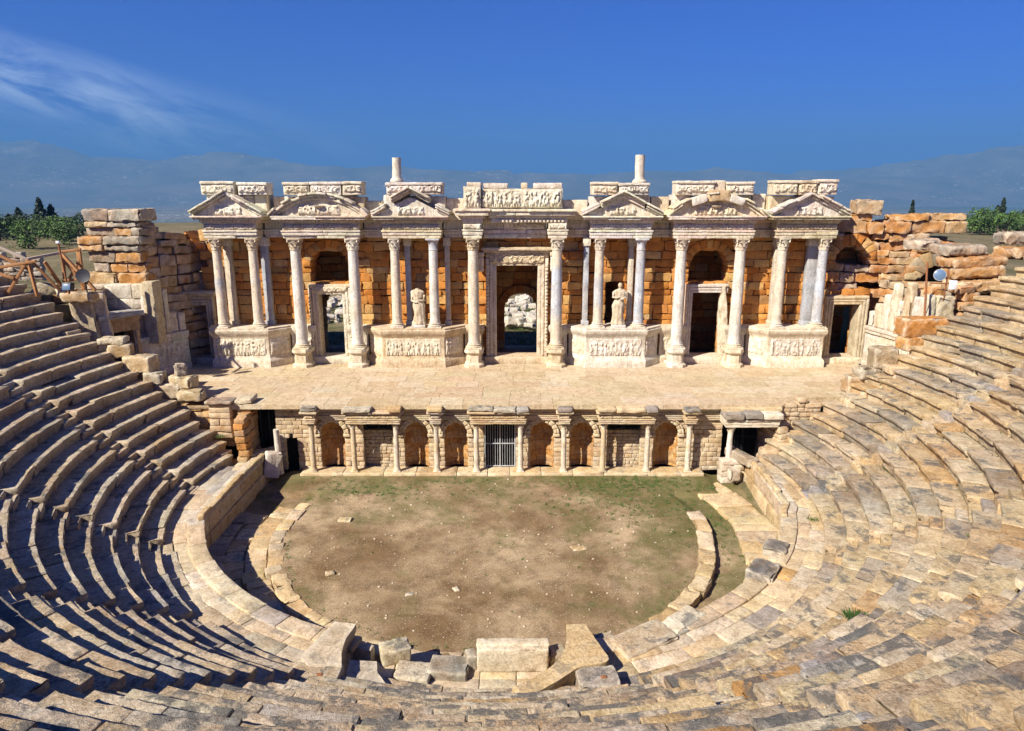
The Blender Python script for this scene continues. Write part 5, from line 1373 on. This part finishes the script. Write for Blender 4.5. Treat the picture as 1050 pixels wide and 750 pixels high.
# ------------------------------------------------------------------ timber railing, lamps
root = thing('timber_railing', (-23., 7., 8.8), 'rough orange timber trestle railing at the top of the left seating', 'railing')
W1 = (.42, .20, .07); W2 = (.50, .42, .33)
for name, L_ in (('handrail', [((-25.6, 6.5, 12.1), (-22.55, 7.0, 10.45), W2), ((-25.4, 6.6, 11.6), (-22.6, 7.2, 9.9), W1), ((-22.6, 7., 10.5), (-21.5, 8.4, 10.75), W2), ((-25.2, 6.5, 9.9), (-22.2, 7., 10.4), W1), ((-25.4, 6.5, 10.5), (-23.2, 6.7, 9.6), W1)]),
                 ('trestle', [((-22.55, 7., 10.5), (-23.7, 6.6, 8.7), W1), ((-22.6, 7.0, 10.45), (-22.35, 6.9, 8.7), W1), ((-22.45, 7.05, 10.4), (-21.6, 7.5, 8.9), W1), ((-22.2, 7.6, 10.3), (-22.0, 8.4, 8.9), W1)]),
                 ('post', [((-21.75, 8.2, 8.7), (-21.65, 8.2, 10.7), W1), ((-20.95, 8.4, 8.7), (-20.9, 8.4, 10.8), W1), ((-21.3, 8.9, 8.7), (-21.3, 8.9, 10.8), W1)]),
                 ('brace', [((-21.7, 8.2, 10.5), (-20.9, 8.4, 9.0), W1), ((-20.9, 8.4, 10.4), (-21.7, 8.2, 9.1), W1), ((-21.8, 8.2, 10.75), (-20.8, 8.4, 10.85), W1), ((-21.8, 8.15, 9.3), (-20.8, 8.35, 9.4), W1), ((-21.5, 7.9, 10.7), (-19.9, 7.6, 8.9), W1)])):
    for p, q, c in L_:
        mb = MB(); beam(mb, p, q, .13, .13, c); mb.build(name, M['wood'], root)
root = thing('lamp_pole', (-20.85, 7., 8.9), 'thin rusty pole with a small white sensor at the top of the left seating', 'pole')
mb = MB(); tube(mb, [(-20.85, 7., 8.8), (-21.0, 7., 11.25)], .045, 8); mb.build('pole', M['rust'], root)
mb = MB(); block(mb, (-20.98, 6.96, 11.3), (.16, .14, .12), rnd=.02, rough=0, chip=0); mb.build('sensor', M['whitebox'], root)
root = thing('floodlight', (-20.65, 6.7, 8.95), 'boxy black floodlight at the foot of the rusty pole on the left', 'floodlight')
mb = MB(); block(mb, (-20.65, 6.7, 9.22), (.46, .3, .36), rx=-.25, rnd=.03, rough=0, chip=0); mb.build('housing', M['lampblack'], root)
mb = MB(); block(mb, (-20.65, 6.54, 9.20), (.38, .03, .28), rx=-.25, rnd=.01, rough=0, chip=0); mb.build('glass', M['lampglass'], root)
mb = MB(); tube(mb, [(-20.65, 6.75, 8.9), (-20.65, 6.75, 9.1)], .03); mb.build('bracket', M['iron'], root)
root = thing('round_lamp', (-20.05, 7., 8.9), 'round black dish lamp before the ruin pier on the left', 'lamp')
mb = MB(); n0 = mb.n; lathe(mb, [(.02, -.2), (.2, -.18), (.31, -.05), (.335, 0.), (.33, .03), (.30, .02), (.0, .015)], (0, 0, 0), 28, (.03, .03, .03)); 
mb.V = [rot_xyz(v, rx=radians(80), rz=.15) + np.array((-20.05, 7., 9.7)) for v in mb.V]; mb.build('dish', M['lampblack'], root)
mb = MB(); tube(mb, [(-20.05, 7.15, 8.85), (-20.05, 7.15, 9.6)], .035); mb.build('stand', M['iron'], root)
root = thing('lamp_pole', (21.35, 8., 7.5), 'rusty pole standing on the orange boulder at right, cable at its foot', 'pole')
mb = MB(); tube(mb, [(21.35, 7.4, 7.5), (21.2, 7.6, 10.3)], .05, 8); mb.build('pole', M['rust'], root)
mb = MB(); tube(mb, [(21.4, 7.4, 7.8), (21.6, 7.5, 8.6), (21.9, 7.6, 8.95), (22.4, 7.6, 8.9)], .02, 6); mb.build('cable', M['iron'], root)
root = thing('round_lamp', (22.2, 8., 9.0), 'round glass faced spotlight on a rusty bracket beside the right boulder heap', 'lamp')
mb = MB(); lathe(mb, [(.02, -.28), (.15, -.26), (.26, -.05), (.29, .0), (.29, .04), (.27, .04)], (0, 0, 0), 24, cap=False); mb.V = [rot_xyz(v, rx=radians(80), rz=-.3) + np.array((22.15, 8., 9.62)) for v in mb.V]; mb.build('housing', M['steel'], root)
mb = MB(); lathe(mb, [(.27, .03), (.2, .06), (.0, .08)], (0, 0, 0), 24, cap=False); mb.V = [rot_xyz(v, rx=radians(80), rz=-.3) + np.array((22.15, 8., 9.62)) for v in mb.V]; mb.build('glass', M['lampglass'], root)
mb = MB(); beam(mb, (21.75, 8., 9.2), (22.9, 8., 9.2), .06, .06, (.2, .1, .05)); beam(mb, (22.55, 8.05, 8.3), (22.6, 8.05, 9.9), .06, .06, (.2, .1, .05)); mb.build('bracket', M['rust'], root)
tg = MB(); block(tg, (22.85, 7.95, 9.12), (.34, .16, .45), rnd=.02, rough=0, chip=0); tag(tg.build('switch_box', M['whitebox']), 'small white electrical box beside the round spotlight on the right', 'box')

# ------------------------------------------------------------------ rubble field behind the facade, seen through the doorways
kinds = [MB(), MB(), MB()]
protos = []
for i in range(3):
    mb = MB(); block(mb, (0, 0, .3), (1.0, .75, .6), res=.16, rnd=.08, rough=.06, chip=2., tint=((.55, .54, .50), (.48, .47, .44), (.60, .57, .50))[i]); protos.append(mb)
LBL = 'pale tumbled block in the grassy rubble field beyond the doorways'
rr = random.Random(3)
first = [None] * 3
for i in range(80):
    if i < 46: y = rr.uniform(27, 50); x = .78 + (rr.uniform(513, 553) - 525) / 715 * (y + 29)
    else: y = rr.uniform(30, 60); x = .78 + (rr.uniform(326, 362) - 525) / 715 * (y + 29)
    j = rr.randrange(3)
    if first[j] is None: o = protos[j].build('rubble_block', M['marble']); first[j] = o
    else: o = first[j].copy(); COL.objects.link(o)
    gz = float(ground_z(np.array([x]), np.array([y]))[0]); s_ = rr.uniform(.35, 1.25)
    o.location = (x, y, gz - .08 + (.35 if rr.random() < .3 else 0)); o.scale = (s_, s_, s_ * rr.uniform(.7, 1.1)); o.rotation_euler = (rr.gauss(0, .25), rr.gauss(0, .25), rr.uniform(0, 6.28))
    tag(o, LBL, 'stone block', 'tumbled blocks beyond the doorways')

# ruined wall stub by the trees at left
mb = MB(); masonry(mb, (-50.5, 42), (-46.2, 43), 2.4, lambda u: 7.4 + .5 * sin(u * 3), 1., .45, .5, 1.1, (), GREY, rough=.06, jit=.08, rnd=.07); tag(mb.build('ruined_wall', M['ruin']), 'small grey stub of wall in the field left of the ruin pier', 'wall')
mb = MB(); masonry(mb, (-47, 27), (-26, 30), 3.2, 6.1, 1., .45, .5, 1.3, (), RUIN, rough=.06, jit=.08, rnd=.07); tag(mb.build('ruined_wall', M['ruin']), 'long low field wall behind the wooden railing on the left', 'wall')

# ------------------------------------------------------------------ vegetation
def tuft(mb, x, y, z, h, n, col, r):
    for _ in range(n):
        a = rng.uniform(0, 2 * pi); d = rng.uniform(0, r); px, py = x + d * cos(a), y + d * sin(a); l = h * rng.uniform(.5, 1.); t = rng.uniform(.2, .9); b = rng.uniform(0, 2 * pi); w = .012 + .012 * rng.random()
        tx, ty = px + l * t * cos(a), py + l * t * sin(a)
        c = tuple(v * rng.uniform(.7, 1.3) for v in col)
        mb.add([(px - w * sin(b), py + w * cos(b), z), (px + w * sin(b), py - w * cos(b), z), (tx + w * .5, ty, z + l * .8), (tx - w * .5, ty, z + l)], [(0, 1, 2, 3)], c)
mb = MB()
def oz(x, y): return float(orch_z(np.array([x]), np.array([y]))[0])
G = (.075, .115, .022)
def grassy(cx, cy, sx, sy, n, hmin=.04, hmax=.11):
    for _ in range(n):
        x = rng.gauss(cx, sx); y = rng.gauss(cy, sy)
        if hypot(x, y) > 11.3 and y < 0 or y > 5.2 or abs(x) > 11.6: continue
        tuft(mb, x, y, oz(x, y) - .01, rng.uniform(hmin, hmax), rng.randint(6, 12), G, rng.uniform(.05, .16))
grassy(6.5, 4.3, 1.8, .5, 260); grassy(5.5, 2.8, 2.2, 1.2, 160); grassy(-1., 3.4, 4., .8, 120, .03, .07); grassy(7.2, 1.5, 1.2, 1.6, 130); grassy(-6.2, 3.6, 1.4, .5, 110); grassy(0, 4.6, 6., .25, 170, .03, .08); grassy(9.6, 1.5, .8, 2., 120); grassy(2.5, -1.5, 4.2, 3., 70, .03, .08); grassy(9.6, -2.5, .5, 1.5, 40)
for a in np.linspace(radians(190), radians(330), 60):
    if rng.random() < .7: x, y = 8.3 * cos(a), 8.3 * sin(a); tuft(mb, x, y, oz(x, y), .06, 8, G, .12)
for _ in range(90):
    k_ = rng.randrange(0, 16); a_ = rng.uniform(radians(185), radians(355)); r_ = R0 + TR * (k_ + .96)
    tuft(mb, RC[0] + r_ * cos(a_), RC[1] + r_ * sin(a_), Z0 + RH * k_ - .02, rng.uniform(.05, .12), rng.randint(6, 16), (.11, .10, .035) if rng.random() < .6 else G, .12)
for _ in range(420):
    y_ = rng.uniform(20.8, 48); x_ = .78 + ((rng.uniform(512, 556) if rng.random() < .65 else rng.uniform(326, 364)) - 525) / 715 * (y_ + 29)
    tuft(mb, x_, y_, float(ground_z(np.array([x_]), np.array([y_]))[0]) - .03, rng.uniform(.12, .35), 14, (.075, .11, .025), .45)
for x, y, z in ((5.0, -12.6, 1.85), (-13.0, 4.2, 2.4), (12.6, -1.7, 1.1)): tuft(mb, x, y, z, .14, 40, G, .22)
tag(mb.build('grass', M['leaf'], smooth=False), kind='stuff')
root = thing('weed_plant', (10.25, -10.55, 1.9), 'small bright green weed growing between the lower right seat rows', 'plant')
mb = MB(); tuft(mb, 9.75, -10.75, 2.78, .20, 160, (.035, .085, .012), .26); mb.build('leaves', M['leaf'], root, smooth=False)
mb = MB()
for i in range(700):
    a = rng.uniform(0, 2 * pi); r = 8.2 * sqrt(rng.random()); x, y = r * cos(a), r * sin(a)
    if y > 4.9: continue
    s_ = .010 + .035 * rng.random() ** 5
    block(mb, (x, y, oz(x, y) + s_ * .3), (s_ * 2.2, s_ * 1.7, s_ * 1.3), rz=rng.uniform(0, 3), res=1., rnd=s_ * .5, rough=0, chip=0, tint=pick([((.44, .35, .24), 3), ((.52, .45, .34), 1), ((.28, .20, .12), 4)]))
tag(mb.build('gravel', M['pave']), kind='stuff')
for x, y, s_, lab in ((-6.35, .45, (.55, .35, .12), 'flat tan stone alone on the dirt at the upper left of the orchestra'), (-5.9, -3.9, (.3, .26, .12), 'small tan stone on the dirt near the left kerb'), (-1.2, -4.9, (.24, .18, .10), 'white stone on the dirt in the lower middle of the orchestra'),
                      (-2.8, -5.2, (.3, .15, .06), 'thin white chip on the dirt left of the lower middle'), (3.4, -1.9, (.55, .4, .05), 'wide pale flat stone sunk in the dirt right of the middle')):
    loose('rock', (x, y, oz(x, y) - .03), s_, rz=x, pal=MARBLE if 'white' in lab else TAN, label=lab, cat='rock', rough=.03, rnd=.05, res=.08)

def tree(x, y, h, w, kind, lab, grp):
    z = float(ground_z(np.array([x]), np.array([y]))[0]) - .1
    root = thing('tree', (x, y, z), lab, 'tree', grp)
    r = random.Random(int(x * 13 + y * 7))
    mb = MB(); tube(mb, [(x, y, z), (x + .1, y, z + h * .25), (x + r.uniform(-.3, .3), y, z + h * .6)], [h * .035, h * .026, h * .008], 8, (.10, .07, .045))
    for i in range(5):
        a = r.uniform(0, 6.28); tube(mb, [(x + .05, y, z + h * (.22 + .07 * i)), (x + w * .3 * cos(a), y + w * .3 * sin(a), z + h * (.42 + .09 * i))], [h * .015, h * .005], 6, (.10, .07, .045))
    mb.build('trunk', M['wood'], root)
    base = {'broad': (.052, .105, .014), 'mid': (.028, .060, .014), 'dark': (.018, .036, .018), 'cypress': (.016, .032, .016)}[kind]
    V = []; C = []; n = 1500 if kind == 'broad' else 1000
    blobs = [(r.uniform(-.36, .36) * w, r.uniform(-.36, .36) * w, r.uniform(.20, .80) * h, r.uniform(.18, .30) * w) for _ in range(11)] + [(0, 0, .6 * h, .3 * w)]
    bt = [r.uniform(.65, 1.4) for _ in blobs]
    for _ in range(n):
        if kind in ('cypress', 'dark'):
            t = r.random() ** .8; rad = w * .5 * (1 - t) ** (.6 if kind == 'cypress' else .75) * r.uniform(.55, 1.12) * (1 + .25 * sin(t * 23)); a = r.uniform(0, 6.28); p = (rad * cos(a), rad * sin(a), h * (.08 + .92 * t)); m = r.uniform(.7, 1.35)
        else:
            k = r.randrange(len(blobs)); b = blobs[k]; u = np.array([r.gauss(0, 1) for _ in range(3)]); u /= np.linalg.norm(u); q = b[3] * r.uniform(.75, 1.12); p = (b[0] + u[0] * q, b[1] + u[1] * q, b[2] + u[2] * q * .85); m = bt[k] * r.uniform(.75, 1.3)
        s_ = h * .034 * r.uniform(.6, 1.5); d1 = np.array([r.gauss(0, 1) for _ in range(3)]); d1 /= np.linalg.norm(d1); d2 = np.cross(d1, (r.gauss(0, 1), r.gauss(0, 1), r.gauss(0, 1))); d2 /= np.linalg.norm(d2)
        p = np.array((x, y, z)) + p
        V += [p - d1 * s_, p + d2 * s_ * .6, p + d1 * s_, p - d2 * s_ * .6]; C += [tuple(min(.5, v * m) for v in base)] * 4
    mb = MB(); mb.add(np.array(V), np.arange(len(V)).reshape(-1, 4), np.array(C)); mb.build('crown', M['leaf'], root, smooth=False)
def px_x(u, y): return .78 + (u - 525) / 715 * (y + 29.)
NUM = ['first', 'second', 'third', 'fourth', 'fifth', 'sixth', 'seventh', 'eighth', 'ninth', 'tenth', 'eleventh', 'twelfth', 'thirteenth', 'fourteenth', 'fifteenth', 'sixteenth', 'seventeenth', 'eighteenth']
LT = [(-14, 165, 6.5, 5, 'mid'), (-4, 160, 7.5, 5, 'dark'), (2, 175, 8.5, 5.5, 'dark'), (8, 190, 7, 6, 'mid'), (13, 170, 8, 5, 'dark'), (19, 180, 7.5, 6, 'mid'), (25, 175, 7.5, 6, 'dark'), (31, 165, 8, 5, 'mid'), (35, 190, 9.5, 6, 'dark'), (41, 128, 6.6, 8, 'broad'), (48, 185, 8.5, 7, 'mid'),
      (57, 178, 11.5, 5.5, 'dark'), (61, 172, 7.5, 7, 'mid'), (68, 180, 9.5, 5.5, 'dark'), (72, 150, 6.8, 7, 'broad'), (77, 140, 5.8, 7, 'broad'), (82, 160, 7.5, 6, 'broad'), (92, 175, 8, 7, 'mid')]
DESC = {'broad': 'bright green round crowned tree', 'mid': 'mid green bushy tree', 'dark': 'dark pointed conifer', 'cypress': 'thin dark cypress'}
for i, (u, y, h, w, k) in enumerate(LT): tree(px_x(u, y), y, h, w, k, f'{DESC[k]}, {NUM[i]} from the left beyond the wooden railing', 'trees beyond the railing')
RT = [(978, 215, 5.5, 5, 'mid'), (985, 200, 7, 6, 'mid'), (993, 190, 8.5, 9, 'broad'), (1002, 200, 8, 6, 'mid'), (1007, 225, 8, 5, 'dark'), (1012, 230, 10.5, 3, 'cypress'), (1017, 200, 7.6, 7, 'broad'), (1025, 225, 6.5, 6, 'mid'), (1030, 205, 6.3, 6, 'broad'), (1037, 215, 9, 5, 'dark'), (1042, 225, 9.5, 3, 'cypress'), (1047, 205, 7, 6, 'mid'), (1056, 215, 8, 6, 'dark')]
for i, (u, y, h, w, k) in enumerate(RT): tree(px_x(u, y), y, h, w, k, f'{DESC[k]}, {NUM[i]} from the left in the row beyond the right ruin', 'trees beyond the right ruin')
tree(px_x(922, 215), 215, 10., 2.2, 'cypress', 'lone cypress tip showing above the right ruin wall', 'trees beyond the right ruin')
tree(px_x(55, 40), 40, 1.6, 2.2, 'broad', 'low green bush in the field left of the small wall stub', 'bushes')

# ------------------------------------------------------------------ air
mb = MB()
x0, x1, y0, y1, z0, z1 = -21500, 21500, -600, 19000, -230, 1480
c = [(x, y, z) for z in (z0, z1) for y in (y0, y1) for x in (x0, x1)]
mb.add(c, [(0, 2, 3, 1), (4, 5, 7, 6), (0, 1, 5, 4), (2, 6, 7, 3), (0, 4, 6, 2), (1, 3, 7, 5)], (1, 1, 1))
hm = bpy.data.materials.new('haze_air'); hm.use_nodes = True; nt = hm.node_tree; nt.nodes.clear()
o_ = nt.nodes.new('ShaderNodeOutputMaterial'); v_ = nt.nodes.new('ShaderNodeVolumePrincipled')
v_.inputs['Color'].default_value = (.13, .335, .62, 1); v_.inputs['Density'].default_value = 9.5e-5; v_.inputs['Anisotropy'].default_value = .0
nt.links.new(v_.outputs[0], o_.inputs['Volume'])
HAZE = tag(mb.build('haze', hm, smooth=False), kind='stuff')

# ------------------------------------------------------------------ sky, sun, camera
EL, AZ = radians(40), radians(42)
sd = np.array([-cos(EL) * cos(AZ), -cos(EL) * sin(AZ), sin(EL)])
w = bpy.data.worlds.new('World'); scene.world = w; w.use_nodes = True
nt = w.node_tree; nt.nodes.clear(); k = NB(nt)
out = k.n('ShaderNodeOutputWorld'); bg = k.n('ShaderNodeBackground')
sky = k.n('ShaderNodeTexSky'); sky.sky_type = 'NISHITA'; sky.sun_disc = False; sky.sun_elevation = EL; sky.sun_rotation = atan2(sd[0], sd[1]); sky.altitude = 400; sky.air_density = 1.0; sky.dust_density = .4; sky.ozone_density = 4.
tc = k.n('ShaderNodeTexCoord').outputs['Generated']
c = k.mix(1., sky.outputs[0], (.10, .305, 1.08), 'MULTIPLY')
sp = k.n('ShaderNodeSeparateXYZ'); k.link(tc, sp.inputs[0])
# thin cirrus low on the left
az = k.math('DIVIDE', sp.outputs['X'], k.math('MAXIMUM', sp.outputs['Y'], .05)); elv = k.math('DIVIDE', sp.outputs['Z'], k.math('MAXIMUM', sp.outputs['Y'], .05))
tilt = k.math('ADD', elv, k.math('MULTIPLY', az, .28))
cv = k.n('ShaderNodeCombineXYZ'); k.link(k.math('MULTIPLY', az, 3.0), cv.inputs[0]); k.link(k.math('MULTIPLY', tilt, 13.), cv.inputs[1])
cn = k.noise(cv.outputs[0], 1.5, 10, .66, .5)
band = k.math('MULTIPLY', k.ramp(tilt, -.10, -.05), k.ramp(tilt, .03, -.03)); 
cm = k.math('MULTIPLY', k.ramp(az, -.15, -.66, 0, 1), band)
cl = k.math('MULTIPLY', k.ramp(cn, .40, .80), cm); cl = k.math('MULTIPLY', cl, k.ramp(sp.outputs['Y'], .05, .1))
c = k.mix(k.math('MULTIPLY', cl, .9), c, (13., 15., 17.))
k.link(c, bg.inputs[0]); bg.inputs[1].default_value = .055; k.link(bg.outputs[0], out.inputs[0])
sl = bpy.data.lights.new('sun', 'SUN'); sl.energy = 5.0; sl.angle = radians(.5); sl.color = (1., .925, .80)
so = bpy.data.objects.new('sun', sl); COL.objects.link(so)
from mathutils import Vector
so.rotation_euler = Vector(-sd).to_track_quat('-Z', 'Y').to_euler(); so.location = (-40, -40, 60)

cam = bpy.data.cameras.new('camera'); co = bpy.data.objects.new('camera', cam); COL.objects.link(co)
cam.sensor_width = 36; cam.lens = 36 * 715 / 1050; cam.clip_end = 60000; cam.clip_start = .1
co.location = tuple(CAM); co.rotation_euler = (radians(90) - math.atan(177 / 715), 0, 0)
scene.camera = co
vs = scene.view_settings; vs.view_transform = 'Standard'; vs.look = 'None'; vs.exposure = 1.05; vs.gamma = 1; vs.use_curve_mapping = False
scene.cycles.max_bounces = 6; scene.cycles.volume_bounces = 0
scene.render.resolution_x = 1024; scene.render.resolution_y = 731
